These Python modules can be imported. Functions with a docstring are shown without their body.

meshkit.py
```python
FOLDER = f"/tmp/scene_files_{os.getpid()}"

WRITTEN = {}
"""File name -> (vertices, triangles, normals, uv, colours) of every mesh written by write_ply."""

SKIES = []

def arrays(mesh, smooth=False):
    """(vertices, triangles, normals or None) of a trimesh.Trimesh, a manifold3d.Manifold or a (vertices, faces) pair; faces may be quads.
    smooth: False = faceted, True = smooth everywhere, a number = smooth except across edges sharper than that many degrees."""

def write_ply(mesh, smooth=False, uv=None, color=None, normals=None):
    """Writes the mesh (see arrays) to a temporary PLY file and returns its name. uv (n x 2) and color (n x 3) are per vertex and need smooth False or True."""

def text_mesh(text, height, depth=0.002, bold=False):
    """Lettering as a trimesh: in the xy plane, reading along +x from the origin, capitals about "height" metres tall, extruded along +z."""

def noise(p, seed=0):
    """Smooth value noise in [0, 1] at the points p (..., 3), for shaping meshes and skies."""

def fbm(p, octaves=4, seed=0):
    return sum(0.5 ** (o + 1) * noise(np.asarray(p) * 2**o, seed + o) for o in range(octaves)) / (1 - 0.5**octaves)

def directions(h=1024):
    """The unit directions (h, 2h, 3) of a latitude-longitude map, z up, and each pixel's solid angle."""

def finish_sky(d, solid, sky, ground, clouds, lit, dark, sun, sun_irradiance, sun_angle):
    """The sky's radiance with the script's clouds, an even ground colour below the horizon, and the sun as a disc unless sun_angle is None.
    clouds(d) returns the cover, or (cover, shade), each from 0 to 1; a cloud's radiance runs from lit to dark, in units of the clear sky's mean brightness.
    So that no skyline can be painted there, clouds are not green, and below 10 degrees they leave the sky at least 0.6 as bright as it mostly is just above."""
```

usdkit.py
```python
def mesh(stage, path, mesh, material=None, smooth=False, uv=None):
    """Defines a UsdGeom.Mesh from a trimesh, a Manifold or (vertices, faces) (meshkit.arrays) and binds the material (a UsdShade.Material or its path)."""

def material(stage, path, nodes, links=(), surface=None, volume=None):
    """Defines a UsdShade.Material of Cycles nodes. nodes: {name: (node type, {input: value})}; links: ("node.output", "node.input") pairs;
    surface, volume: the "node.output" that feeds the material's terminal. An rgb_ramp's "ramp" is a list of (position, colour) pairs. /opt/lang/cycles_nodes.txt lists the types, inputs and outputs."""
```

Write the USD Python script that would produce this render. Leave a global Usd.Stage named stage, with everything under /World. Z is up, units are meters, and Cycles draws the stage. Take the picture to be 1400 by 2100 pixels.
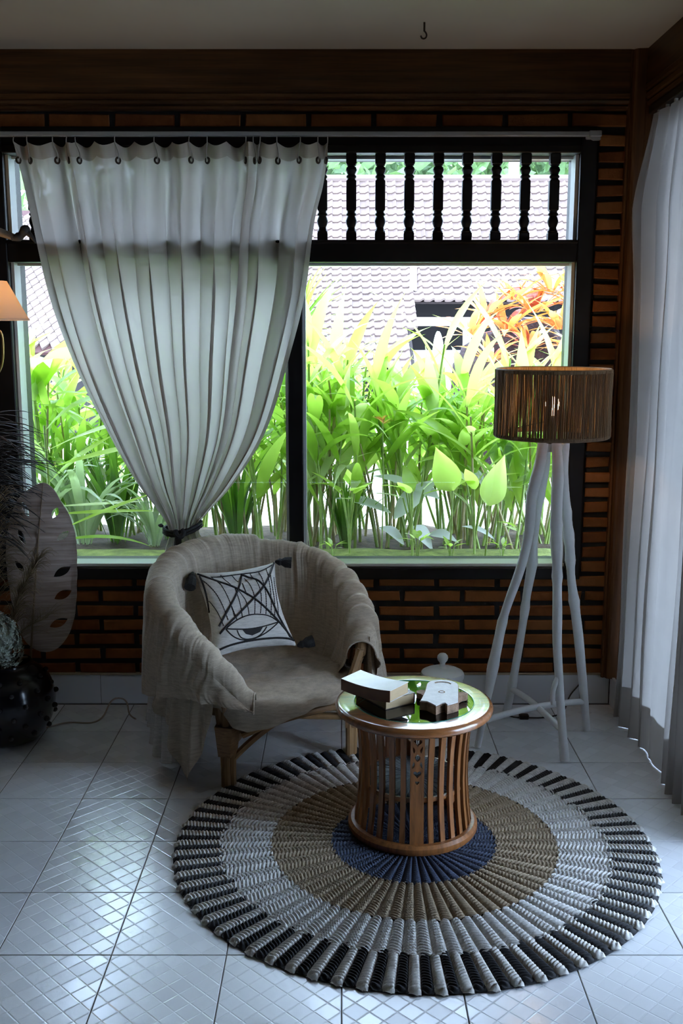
import math, random
import numpy as np
import trimesh, manifold3d as m3
import shapely.geometry as sg
import usdkit, meshkit
from pxr import Usd, UsdGeom, UsdLux, UsdShade, Gf, Sdf

stage = Usd.Stage.CreateInMemory()
UsdGeom.SetStageUpAxis(stage, UsdGeom.Tokens.z)
UsdGeom.SetStageMetersPerUnit(stage, 1.0)
W = UsdGeom.Xform.Define(stage, '/World')
stage.SetDefaultPrim(W.GetPrim())
rng = np.random.default_rng(7)
random.seed(7)

# ------------------------------------------------------------------ camera, sky, sun, exposure
cam = UsdGeom.Camera.Define(stage, '/World/Camera')
cam.CreateFocalLengthAttr(36.03)
cam.CreateHorizontalApertureAttr(24.0)
cam.CreateVerticalApertureAttr(36.0)
cam.CreateClippingRangeAttr(Gf.Vec2f(0.05, 500))
cam.AddTranslateOp().Set(Gf.Vec3d(0, 0, 1.612))
cam.AddRotateXOp().Set(90 - 10.25)
cam.CreateExposureAttr(0.45)

sky = UsdLux.DomeLight.Define(stage, '/World/Sky')
sky.CreateIntensityAttr(3.0)
sky.CreateColorAttr(Gf.Vec3f(0.64, 0.83, 1.14))
sun = UsdLux.DistantLight.Define(stage, '/World/Sun')
sun.CreateIntensityAttr(40.0)
sun.CreateAngleAttr(1.2)
sun.CreateColorAttr(Gf.Vec3f(1.0, 0.95, 0.86))
# sunlight travels to the right, slightly towards the house and down; the added eave keeps it out of the room
sun.AddRotateZOp().Set(-105)
sun.AddRotateXOp().Set(32)

# ------------------------------------------------------------------ helpers
_names = {}
def uniq(parent, name):
    k = (parent, name)
    n = _names.get(k, 0)
    _names[k] = n + 1
    return f'{parent}/{name}' if n == 0 else f'{parent}/{name}_{n:03d}'

LOC = {}
def settags(p, label=None, cat=None, group=None, kind=None):
    for k, v in (('label', label), ('category', cat), ('group', group), ('kind', kind)):
        if v:
            p.SetCustomDataByKey(k, v)

def thing(name, label, cat, loc=(0, 0, 0), group=None, kind=None, rz=0):
    path = uniq('/World', name)
    x = UsdGeom.Xform.Define(stage, path)
    x.AddTranslateOp().Set(Gf.Vec3d(*map(float, loc)))
    if rz:
        x.AddRotateZOp().Set(float(rz))
    settags(x.GetPrim(), label, cat, group, kind)
    LOC[path] = np.array(loc, float)
    return path

def part(name, mesh, m, parent, smooth=35, label=None, kind=None, world=True):
    """a mesh under a thing or part; vertices are given in world space unless world=False"""
    path = uniq(parent, name)
    v, f = (mesh.vertices, mesh.faces) if hasattr(mesh, 'vertices') else (meshkit.arrays(mesh)[0], meshkit.arrays(mesh)[1])
    v = np.asarray(v, float)
    if world:
        root = '/'.join(path.split('/')[:3])
        v = v - LOC.get(root, np.zeros(3))
    p = usdkit.mesh(stage, path, (v, np.asarray(f)), m, smooth=smooth)
    p.CreateDoubleSidedAttr(True)
    settags(p.GetPrim(), label, None, None, kind)
    return path

def solo(name, mesh, m, label, cat, group=None, kind=None, smooth=35):
    path = uniq('/World', name)
    v, f = meshkit.arrays(mesh)[:2]
    p = usdkit.mesh(stage, path, (v, f), m, smooth=smooth)
    p.CreateDoubleSidedAttr(True)
    settags(p.GetPrim(), label, cat, group, kind)
    return path

def copy_of(src, loc, rz=0, label=None, group=None, scale=1.0, name=None, tilt=(0, 0)):
    sp = stage.GetPrimAtPath(src)
    cd = sp.GetCustomData()
    path = uniq('/World', name or src.split('/')[-1].rstrip('_0123456789'))
    x = UsdGeom.Xform.Define(stage, path)
    x.GetPrim().GetReferences().AddInternalReference(Sdf.Path(src))
    x.ClearXformOpOrder()
    x.AddTranslateOp(opSuffix='at').Set(Gf.Vec3d(*map(float, loc)))
    x.AddRotateXYZOp(opSuffix='turn').Set(Gf.Vec3f(float(tilt[0]), float(tilt[1]), float(rz)))
    x.AddScaleOp(opSuffix='size').Set(Gf.Vec3f(float(scale), float(scale), float(scale)))
    settags(x.GetPrim(), label or cd.get('label'), cd.get('category'), group or cd.get('group'))
    x.GetPrim().SetInstanceable(True)
    return path

cat_ = trimesh.util.concatenate
def box(x0, x1, y0, y1, z0, z1, b=0.0):
    lo, hi = np.array([x0, y0, z0], float), np.array([x1, y1, z1], float)
    if b <= 0:
        m = trimesh.creation.box((hi - lo))
        m.apply_translation((lo + hi) / 2)
        return m
    pts = []
    for sx in (0, 1):
        for sy in (0, 1):
            for sz in (0, 1):
                c = np.where([sx, sy, sz], hi, lo)
                d = np.where([sx, sy, sz], -b, b)
                for k in range(3):
                    q = c + d
                    q[k] = c[k]
                    pts.append(q)
    return tm(m3.Manifold.hull_points(np.array(pts)))

def tm(man):
    me = man.to_mesh()
    return trimesh.Trimesh(me.vert_properties[:, :3], me.tri_verts, process=False)

def hullp(pts):
    return tm(m3.Manifold.hull_points(np.asarray(pts, float)))

def tube(pts, rad, sides=8, caps=True, closed=False):
    p = np.asarray(pts, float)
    n = len(p)
    r = np.broadcast_to(np.asarray(rad, float), (n,))
    t = np.roll(p, -1, 0) - np.roll(p, 1, 0) if closed else np.gradient(p, axis=0)
    t /= np.linalg.norm(t, axis=1, keepdims=True) + 1e-12
    a = np.cross(t[0], [0, 0, 1.0])
    if np.linalg.norm(a) < 1e-3:
        a = np.cross(t[0], [0, 1.0, 0])
    a /= np.linalg.norm(a)
    A = []
    for i in range(n):
        a = a - t[i] * (a @ t[i])
        a /= np.linalg.norm(a) + 1e-12
        A.append(a)
    A = np.array(A)
    B = np.cross(t, A)
    ang = np.arange(sides) * 2 * np.pi / sides
    v = p[:, None] + r[:, None, None] * (np.cos(ang)[None, :, None] * A[:, None] + np.sin(ang)[None, :, None] * B[:, None])
    m = n if closed else n - 1
    i, j = np.meshgrid(np.arange(m), np.arange(sides), indexing='ij')
    i2 = (i + 1) % n
    q = np.stack([i * sides + j, i2 * sides + j, i2 * sides + (j + 1) % sides, i * sides + (j + 1) % sides], -1).reshape(-1, 4)
    f = np.vstack([q[:, [0, 2, 1]], q[:, [0, 3, 2]]])
    v = v.reshape(-1, 3)
    if caps and not closed:
        v = np.vstack([v, p[0], p[-1]])
        k = np.arange(sides)
        f = np.vstack([f, np.stack([np.full(sides, n * sides), (k + 1) % sides, k], 1)[:, [0, 2, 1]],
                       np.stack([np.full(sides, n * sides + 1), (n - 1) * sides + k, (n - 1) * sides + (k + 1) % sides], 1)[:, [0, 2, 1]]])
    return trimesh.Trimesh(v, f, process=False)

def spline(pts, n=40, closed=False):
    from scipy.interpolate import CubicSpline
    p = np.asarray(pts, float)
    if closed:
        p = np.vstack([p, p[:1]])
    d = np.r_[0, np.cumsum(np.linalg.norm(np.diff(p, axis=0), axis=1))]
    cs = CubicSpline(d, p, bc_type='periodic' if closed else 'natural')
    return cs(np.linspace(0, d[-1], n + (1 if closed else 0)))[: n if closed else None]

def lathe(prof, n=48, at=(0, 0, 0)):
    p = np.asarray(prof, float)
    ang = np.arange(n) * 2 * np.pi / n
    v = np.stack([p[:, None, 0] * np.cos(ang), p[:, None, 0] * np.sin(ang), np.broadcast_to(p[:, None, 1], (len(p), n))], -1)
    i, j = np.meshgrid(np.arange(len(p) - 1), np.arange(n), indexing='ij')
    q = np.stack([i * n + j, i * n + (j + 1) % n, (i + 1) * n + (j + 1) % n, (i + 1) * n + j], -1).reshape(-1, 4)
    return trimesh.Trimesh(v.reshape(-1, 3) + np.array(at), np.vstack([q[:, [0, 1, 2]], q[:, [0, 2, 3]]]), process=False)

def gridm(P, wrap=False):
    P = np.asarray(P, float)
    m, n = P.shape[:2]
    i, j = np.meshgrid(np.arange(m - 1), np.arange(n if wrap else n - 1), indexing='ij')
    j2 = (j + 1) % n
    q = np.stack([i * n + j, i * n + j2, (i + 1) * n + j2, (i + 1) * n + j], -1).reshape(-1, 4)
    return trimesh.Trimesh(P.reshape(-1, 3), np.vstack([q[:, [0, 1, 2]], q[:, [0, 2, 3]]]), process=False)

def prism(poly, z0, z1):
    m = trimesh.creation.extrude_polygon(poly, z1 - z0, engine='earcut')
    m.apply_translation([0, 0, z0])
    return m

def blade(base, az, el0, el1, L, Wd, n=8, fold=0.2, shape=0.75, twist=0.0, tip=1.0):
    """a leaf blade bending from elevation el0 to el1 (radians)"""
    t = np.linspace(0, 1, n + 1)
    el = el0 + (el1 - el0) * t ** 1.3
    step = L / n
    h = np.array([math.cos(az), math.sin(az), 0])
    d = np.cos(el)[:, None] * h + np.sin(el)[:, None] * np.array([0, 0, 1.0])
    c = np.array(base) + np.vstack([[0, 0, 0], np.cumsum(d[:-1] * step, 0)])
    side = np.array([-math.sin(az), math.cos(az), 0])
    up = np.cross(d, side)
    ang = twist * t
    s2 = np.cos(ang)[:, None] * side + np.sin(ang)[:, None] * up
    u2 = np.cross(d, s2)
    w = Wd / 2 * np.clip(np.sin(np.pi * np.clip(t, 0.02, 1) ** shape), 0, 1) ** tip
    w[0] = max(w[0], Wd * .06)
    P = np.stack([c + s2 * w[:, None] - u2 * (fold * w)[:, None] * -1, c, c - s2 * w[:, None] - u2 * (fold * w)[:, None] * -1], 1)
    return gridm(P)

# ------------------------------------------------------------------ materials
def MAT(name, nodes, links, surface='p.BSDF'):
    return usdkit.material(stage, f'/World/Looks/{name}', nodes, links, surface=surface)

def pm(name, col, rough=0.5, var=0.0, scale=6.0, bump=0.0, bscale=60.0, stretch=None, spec=0.5, bdist=0.01, coat=0.0, metal=0.0, col2=None, rand=0.0, sheen=0.0, detail=4.0):
    """principled material; var / col2 mix by noise in world space, rand varies between repeats"""
    p = {'base_color': tuple(col), 'roughness': rough, 'specular_ior_level': spec, 'metallic': metal}
    if coat: p |= {'coat_weight': coat, 'coat_roughness': 0.08}
    if sheen: p |= {'sheen_weight': sheen, 'sheen_roughness': 0.4}
    nodes, links = {'p': ('principled_bsdf', p)}, []
    if var or col2 or bump:
        nodes['g'] = ('texture_coordinate', {})
        nodes['mp'] = ('mapping', {'scale': stretch or (1, 1, 1)})
        links.append(('g.object', 'mp.vector'))
    if var or col2:
        nodes['n'] = ('noise_texture', {'scale': scale, 'detail': detail, 'roughness': 0.6})
        lo = [c * (1 - var) for c in col]
        hi = col2 or [min(1, c * (1 + var)) for c in col]
        nodes['r'] = ('rgb_ramp', {'ramp': [(0.3, tuple(lo if not col2 else col)), (0.7, tuple(hi))]})
        links += [('mp.vector', 'n.vector'), ('n.fac', 'r.fac'), ('r.color', 'p.base_color')]
    if bump:
        nodes['nb'] = ('noise_texture', {'scale': bscale, 'detail': 4.0, 'roughness': 0.6})
        nodes['b'] = ('bump', {'strength': bump, 'distance': bdist})
        links += [('mp.vector', 'nb.vector'), ('nb.fac', 'b.height'), ('b.normal', 'p.normal')]
    return MAT(name, nodes, links)

def leafmat(name, col, trans, tcol=None, rough=0.35, spec=0.5, var=0.25):
    tc = tcol or col
    n = {'d': ('principled_bsdf', {'base_color': tuple(col), 'roughness': rough, 'specular_ior_level': spec}), 't': ('translucent_bsdf', {'color': tuple(tc)}),
         'm': ('mix_closure', {'fac': trans}), 'g': ('geometry', {}), 'nz': ('noise_texture', {'scale': 9.0, 'detail': 2.0}),
         'r': ('rgb_ramp', {'ramp': [(0.3, tuple(c * (1 - var) for c in col)), (0.7, tuple(min(1, c * (1 + var)) for c in col))]})}
    return MAT(name, n, [('g.position', 'nz.vector'), ('nz.fac', 'r.fac'), ('r.color', 'd.base_color'), ('d.BSDF', 'm.closure1'), ('t.BSDF', 'm.closure2')], 'm.closure')

K = {}
# room
K['grout'] = pm('grout', (0.16, 0.15, 0.14), 0.8)
def floor_tile(name, col):
    c = 1 / 0.0471
    n = {'g': ('geometry', {}),
         'mp': ('mapping', {'rotation': (0, 0, math.pi / 4), 'scale': (c, c, c)}),
         'fl': ('vector_math', {'math_type': 'floor'}), 'wn': ('white_noise_texture', {'dimensions': '2D'}),
         'fr': ('vector_math', {'math_type': 'fraction'}), 'sx': ('separate_xyz', {}),
         'ax': ('math', {'math_type': 'pingpong', 'value2': 0.5}), 'ay': ('math', {'math_type': 'pingpong', 'value2': 0.5}),
         'mn': ('math', {'math_type': 'minimum'}),
         'ln': ('map_range', {'from_min': 0.0, 'from_max': 0.06, 'to_min': 0.0, 'to_max': 1.0, 'clamp': True}),
         'nz': ('noise_texture', {'scale': 7.0, 'detail': 2.0}), 'nm': ('map_range', {'from_min': 0.35, 'from_max': 0.65, 'to_min': 0.0, 'to_max': 0.02}),
         'hh': ('math', {'math_type': 'multiply_add', 'value2': 0.5}),
         'b': ('bump', {'strength': 0.35, 'distance': 0.0012}),
         'rr': ('map_range', {'from_min': 0.0, 'from_max': 1.0, 'to_min': 0.17, 'to_max': 0.3}),
         'p': ('principled_bsdf', {'base_color': tuple(col), 'roughness': 0.2, 'specular_ior_level': 0.75})}
    L = [('g.position', 'mp.vector'), ('mp.vector', 'fl.vector1'), ('fl.vector', 'wn.vector'), ('mp.vector', 'fr.vector1'), ('fr.vector', 'sx.vector'),
         ('sx.x', 'ax.value1'), ('sx.y', 'ay.value1'), ('ax.value', 'mn.value1'), ('ay.value', 'mn.value2'), ('mn.value', 'ln.value'),
         ('wn.value', 'hh.value1'), ('ln.result', 'hh.value3'), ('hh.value', 'b.height'), ('b.normal', 'p.normal'), ('wn.value', 'rr.value'), ('rr.result', 'p.roughness')]
    return MAT(name, n, L)
K['floor'] = [floor_tile('floor_tile_a', (0.70, 0.71, 0.73)), floor_tile('floor_tile_b', (0.66, 0.67, 0.70)), floor_tile('floor_tile_c', (0.73, 0.735, 0.75))]
K['skirt'] = [pm('skirt_tile_a', (0.62, 0.63, 0.65), 0.28), pm('skirt_tile_b', (0.58, 0.59, 0.62), 0.3)]
K['mortar'] = pm('mortar', (0.011, 0.012, 0.015), 0.85, var=0.3, scale=30, bump=0.4, bscale=90)
K['brick'] = [pm('brick_a', (0.185, 0.062, 0.018), 0.8, var=0.25, scale=14, bump=0.35, bscale=120, bdist=0.004, spec=0.15), pm('brick_b', (0.205, 0.072, 0.022), 0.8, var=0.22, scale=10, bump=0.35, bscale=110, bdist=0.004, spec=0.15),
              pm('brick_c', (0.155, 0.050, 0.016), 0.82, var=0.25, scale=16, bump=0.35, bscale=130, bdist=0.004, spec=0.15), pm('brick_d', (0.225, 0.085, 0.028), 0.8, var=0.2, scale=12, bump=0.35, bscale=110, bdist=0.004, spec=0.15)]
K['cap'] = pm('skirting_cap', (0.30, 0.24, 0.17), 0.7, var=0.15, scale=20)
K['beam'] = pm('beam_wood', (0.075, 0.033, 0.012), 0.38, var=0.55, scale=3.0, stretch=(0.6, 8, 14), bump=0.12, bscale=8, detail=6, spec=0.25)
K['beam_side'] = pm('beam_wood_side', (0.065, 0.028, 0.011), 0.38, var=0.55, scale=3.0, stretch=(8, 0.6, 14), bump=0.12, bscale=8, detail=6, spec=0.25)
K['post'] = pm('post_wood', (0.105, 0.042, 0.015), 0.4, var=0.5, scale=3.0, stretch=(14, 14, 0.6), bump=0.12, bscale=8, detail=6, spec=0.25)
K['frame'] = pm('black_frame', (0.007, 0.0065, 0.007), 0.45, var=0.3, scale=12, spec=0.22)
K['stop'] = pm('glazing_stop', (0.62, 0.66, 0.66), 0.35)
K['ceiling'] = pm('ceiling_paint', (0.47, 0.385, 0.28), 0.9, var=0.04, scale=2)
K['wall'] = pm('wall_paint', (0.10, 0.075, 0.055), 0.9, var=0.05, scale=2)
K['pane'] = MAT('window_glass', {'t': ('transparent_bsdf', {'color': (0.97, 0.985, 0.98)}), 'g': ('glossy_bsdf', {'roughness': 0.01, 'color': (1, 1, 1)}), 'fr': ('fresnel', {'IOR': 1.35}), 'm': ('mix_closure', {})},
               [('fr.fac', 'm.fac'), ('t.BSDF', 'm.closure1'), ('g.BSDF', 'm.closure2')], 'm.closure')

def cloth(name, col, trans, tcol, transp=0.0, scale=900.0, bump=0.15, rough=0.9, stripes=None):
    n = {'d': ('diffuse_bsdf', {'color': tuple(col), 'roughness': 0.5}), 't': ('translucent_bsdf', {'color': tuple(tcol)}), 'm': ('mix_closure', {'fac': trans}),
         'g': ('texture_coordinate', {}), 'nz': ('noise_texture', {'scale': 5.0, 'detail': 3.0}),
         'mp': ('mapping', {'scale': (1, 1, 1)}), 'w': ('noise_texture', {'scale': scale / 10, 'detail': 2.0}),
         'b': ('bump', {'strength': bump, 'distance': 0.002}),
         'r': ('rgb_ramp', {'ramp': [(0.3, tuple(c * 0.92 for c in col)), (0.7, tuple(min(1, c * 1.05) for c in col))]})}
    L = [('g.object', 'nz.vector'), ('nz.fac', 'r.fac'), ('r.color', 'd.color'), ('g.object', 'mp.vector'), ('mp.vector', 'w.vector'), ('w.fac', 'b.height'), ('b.normal', 'd.normal'),
         ('d.BSDF', 'm.closure1'), ('t.BSDF', 'm.closure2')]
    out = 'm.closure'
    if transp:
        n['tp'] = ('transparent_bsdf', {'color': (1, 1, 1)})
        n['m2'] = ('mix_closure', {'fac': transp})
        L += [('m.closure', 'm2.closure1'), ('tp.BSDF', 'm2.closure2')]
        out = 'm2.closure'
    return MAT(name, n, L, out)
K['curtain'] = cloth('curtain_cotton', (0.54, 0.475, 0.41), 0.42, (0.60, 0.56, 0.51), transp=0.01)
K['curtain_band'] = cloth('curtain_heading', (0.44, 0.37, 0.31), 0.2, (0.50, 0.44, 0.38))
K['sheer'] = cloth('sheer_curtain', (0.62, 0.585, 0.56), 0.38, (0.29, 0.275, 0.26), transp=0.01)
K['eyelet'] = pm('eyelet_metal', (0.06, 0.045, 0.035), 0.35, metal=0.6)
K['rail'] = pm('rail_metal', (0.26, 0.255, 0.24), 0.4)
K['hook'] = pm('hook_plastic', (0.35, 0.32, 0.28), 0.4)
K['blackcord'] = pm('black_cord', (0.008, 0.008, 0.010), 0.7, bump=0.3, bscale=300)

# ------------------------------------------------------------------ room shell
WY = 4.24            # inner face of the window wall
RX = 1.25            # inner face of the right wall behind its curtain
ZC = 2.667
f = thing('floor', 'white square glazed ceramic tile floor', 'floor', kind='structure')
part('grout_bed', box(-3.0, 1.3, -2.0, 4.30, -0.08, -0.0025), K['grout'], f, smooth=False)
k = 0
for j in range(20):
    for i in range(14):
        x0, y1 = -3.0 + 0.3 * i, 4.224 - 0.3 * j
        part('tile', box(x0 + .0016, x0 + .2984, y1 - .2984, y1 - .0016, -0.02, rng.uniform(-.0003, .0003), .0012), K['floor'][int(rng.integers(3))], f, smooth=False)
part('tile', box(1.2016, 1.3, -2, 4.224, -0.02, 0, .0012), K['floor'][0], f, smooth=False)

solo('ceiling', box(-3.2, 1.6, -2.2, 4.6, ZC, ZC + .12), K['ceiling'], 'plain plaster ceiling above the wooden beams', 'ceiling', kind='structure', smooth=False)
solo('wall_left', box(-3.2, -3.0, -2.2, 4.24, 0, ZC), K['wall'], 'plain wall at the left end of the room', 'wall', kind='structure', smooth=False)
solo('wall_front', box(-3.0, 1.45, -2.2, -2.0, 0, ZC), K['wall'], 'plain wall behind the camera', 'wall', kind='structure', smooth=False)

# window wall: mortar with bricks standing proud of it
XL, XR_ = -1.50, 1.005     # outer edges of the window frame
ZB, ZT = 0.56, 2.383
w = thing('wall_back', 'brick wall with dark recessed mortar around the big window', 'wall', kind='structure')
mb = cat_([box(-3.2, 1.5, WY + .008, WY + .24, 0, ZB), box(-3.2, 1.5, WY + .008, WY + .24, ZT, ZC + .12),
           box(-3.2, XL, WY + .008, WY + .24, ZB, ZT), box(XR_, 1.5, WY + .008, WY + .24, ZB, ZT)])
part('mortar_bed', mb, K['mortar'], w, smooth=False)
def brick(xa, xb, zc, hh=.043):
    j = lambda a: rng.uniform(-a, a)
    z0, z1 = zc - hh / 2 + j(.002), zc + hh / 2 + j(.002)
    y = WY - .004 + j(.003)
    b = .004
    pts = []
    for (x, sx) in ((xa, 1), (xb, -1)):
        for (z, sz) in ((z0, 1), (z1, -1)):
            q = [x + j(.003), z + j(.003)]
            pts += [[q[0], WY + .02, q[1]], [q[0], y + b, q[1]], [q[0] + sx * b, y, q[1] + sz * b]]
    part('brick', hullp(pts), K['brick'][int(rng.choice(4, p=[.4, .25, .2, .15]))], w, smooth=False)
def course(xa, xb, zc, x0, hh=.043):
    a = x0 + math.floor((xa - x0) / .2575) * .2575
    while a < xb:
        u0, u1 = max(a + .011, xa), min(a + .2575 - .011, xb)
        if u1 - u0 > .03:
            brick(u0, u1, zc, hh)
        a += .2575
XP = 1.135
for r in range(7):
    course(-2.3, XP, .544 - .064 * r, .149 + (.11 if r % 2 else 0), .043 if r < 6 else .038)
course(-2.3, XP, 2.410, -.645, .047)
course(-2.3, XP, 2.468, -.645 + .125, .045)
for r in range(29):
    zc = .608 + .064 * r - .0
    if zc < 2.39:
        brick(XR_ + .012, XP - .006 - (.012 if r % 3 == 1 else 0), zc)
        course(-2.3, XL - .012, zc, XL - .012 - .2575 * (1 if r % 2 else .5) - .2575 * 4)

# tall skirting of white tiles with a timber cap
b = thing('baseboard_back', 'skirting of large white tiles under the brick window wall', 'baseboard', kind='structure')
part('grout_bed', box(-3.0, 1.16, WY - .001, WY + .02, 0, .131), K['grout'], b, smooth=False)
x = 1.158
first = True
while x > -3:
    x0 = x - (.125 if first else .2965)
    first = False
    part('tile', box(max(x0, -3.0) + .001, x - .001, WY - .006, WY + .015, .001, .131, .0012), K['skirt'][int(rng.integers(2))], b, smooth=False)
    x = x0
part('cap', box(-3.0, 1.15, WY - .010, WY + .02, .131, .140, .002), K['cap'], b, smooth=False)
b = thing('baseboard_right', 'short return of white skirting tile by the corner post', 'baseboard', kind='structure')
part('tile', box(1.160, 1.172, 4.14, 4.232, .001, .131, .0012), K['skirt'][0], b, smooth=False)
part('tile', box(1.174, 1.250, 4.128, 4.14, .001, .131, .0012), K['skirt'][1], b, smooth=False)

# beams and corner post (trim_1 ... trim_3)
def prof_x(pts, x0, x1):      # profile in (y, z) pulled along x
    m = prism(sg.Polygon(pts), x0, x1)
    v = m.vertices.copy()
    m.vertices = np.c_[v[:, 2], v[:, 0], v[:, 1]]
    return m
bp = [(WY + .05, 2.445), (WY - .012, 2.445), (WY - .020, 2.449), (WY - .022, 2.458), (WY - .016, 2.463), (WY - .026, 2.468), (WY - .030, 2.478), (WY - .024, 2.484), (WY - .034, 2.490), (WY - .036, 2.502), (WY - .028, 2.508), (WY - .028, ZC), (WY + .05, ZC)]
solo('trim_1', prof_x(bp, -3.0, 1.12), K['beam'], 'wide dark wooden beam with moulded lower edge along the window wall', 'beam', kind='structure', smooth=20)
def prof_y(pts, y0, y1):
    m = prism(sg.Polygon(pts), y0, y1)
    v = m.vertices.copy()
    m.vertices = np.c_[v[:, 0], v[:, 2], v[:, 1]]
    return m
rb = [(RX + .2, 2.455), (RX - .05, 2.455), (RX - .060, 2.460), (RX - .064, 2.472), (RX - .056, 2.478), (RX - .068, 2.486), (RX - .072, 2.500), (RX - .064, 2.506), (RX - .075, 2.514), (RX - .076, 2.53), (RX - .070, 2.536), (RX - .070, ZC), (RX + .2, ZC)]
solo('trim_2', prof_y(rb, -2.0, 4.2), K['beam_side'], 'dark wooden beam with moulded lower edge above the right curtain', 'beam', kind='structure', smooth=20)
pp = sg.Polygon([(1.118, WY + .02), (1.118, WY - .020), (1.124, WY - .026), (1.131, WY - .022), (1.137, WY - .034), (1.146, WY - .040), (1.178, WY - .044), (1.186, WY - .040), (1.30, WY - .040), (1.30, WY + .02)])
solo('trim_3', prism(pp, .125, ZC), K['post'], 'reddish brown wooden corner post with grooved edge', 'post', kind='structure', smooth=20)

# right wall with a wide glazed opening behind the sheer curtain
w = thing('wall_right', 'right wall around the glazed door behind the sheer curtain', 'wall', kind='structure')
part('plaster', cat_([box(RX, 1.45, -2.0, 2.1, 0, ZC), box(RX, 1.45, 4.08, 4.26, 0, ZC), box(RX, 1.45, 2.1, 4.08, 2.40, ZC)]), K['wall'], w, smooth=False)
d = thing('door_1', 'black framed sliding glass door behind the sheer curtain', 'door', kind='structure')
part('frame', cat_([box(RX + .03, RX + .12, 2.1, 2.18, 0, 2.4), box(RX + .03, RX + .12, 4.0, 4.08, 0, 2.4), box(RX + .03, RX + .12, 2.18, 4.0, 2.32, 2.4), box(RX + .03, RX + .12, 2.18, 4.0, 0, .03)]), K['frame'], d, smooth=False)
part('mullion', box(RX + .04, RX + .11, 3.04, 3.12, .03, 2.32, .003), K['frame'], d, smooth=False)
part('pane', box(RX + .07, RX + .076, 2.18, 3.04, .03, 2.32), K['pane'], d, smooth=False)
part('pane', box(RX + .07, RX + .076, 3.12, 4.0, .03, 2.32), K['pane'], d, smooth=False)

# unseen eaves added and sized to shade both openings
ev = thing('shade_eave', 'unseen eave added to shade the window and the glass door', 'roof', kind='structure')
part('added_soffit', box(-3.4, 2.5, WY + .24, WY + .90, 2.56, 2.66), K['beam'], ev, smooth=False)
part('added_soffit', box(1.45, 3.4, -2.4, WY + .24, 2.46, 2.66), K['beam'], ev, smooth=False)

# ------------------------------------------------------------------ the window
wn = thing('window_1', 'wide black timber window with a row of turned balusters above', 'window', kind='structure')
yF, yB = WY - .03, WY + .20
part('stile', box(XL, -1.334, yF, yB, ZB, ZT, .004), K['frame'], wn, smooth=False)
part('stile', box(.941, XR_, yF, yB, ZB, ZT, .004), K['frame'], wn, smooth=False)
part('bottom_rail', box(-1.334, .941, yF, yB, ZB, .612, .004), K['frame'], wn, smooth=False)
part('top_rail', box(-1.334, .941, yF, yB, 2.283, ZT, .004), K['frame'], wn, smooth=False)
part('top_moulding', box(-1.334, .941, yF - .012, yF + .01, 2.283, 2.312, .004), K['frame'], wn, smooth=False)
part('transom', box(-1.334, .941, yF, yB, 1.867, 1.942, .004), K['frame'], wn, smooth=False)
part('transom_ledge', box(-1.334, .941, yF - .012, yF + .08, 1.938, 1.952, .004), K['frame'], wn, smooth=False)
part('mullion', box(-.219, -.159, yF + .01, yB, .612, 1.867, .004), K['frame'], wn, smooth=False)
part('sill', box(-1.334, .941, WY - .012, WY + .085, .612, .626, .002), K['stop'], wn, smooth=False, label='pale painted inner sill catching daylight')
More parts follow.
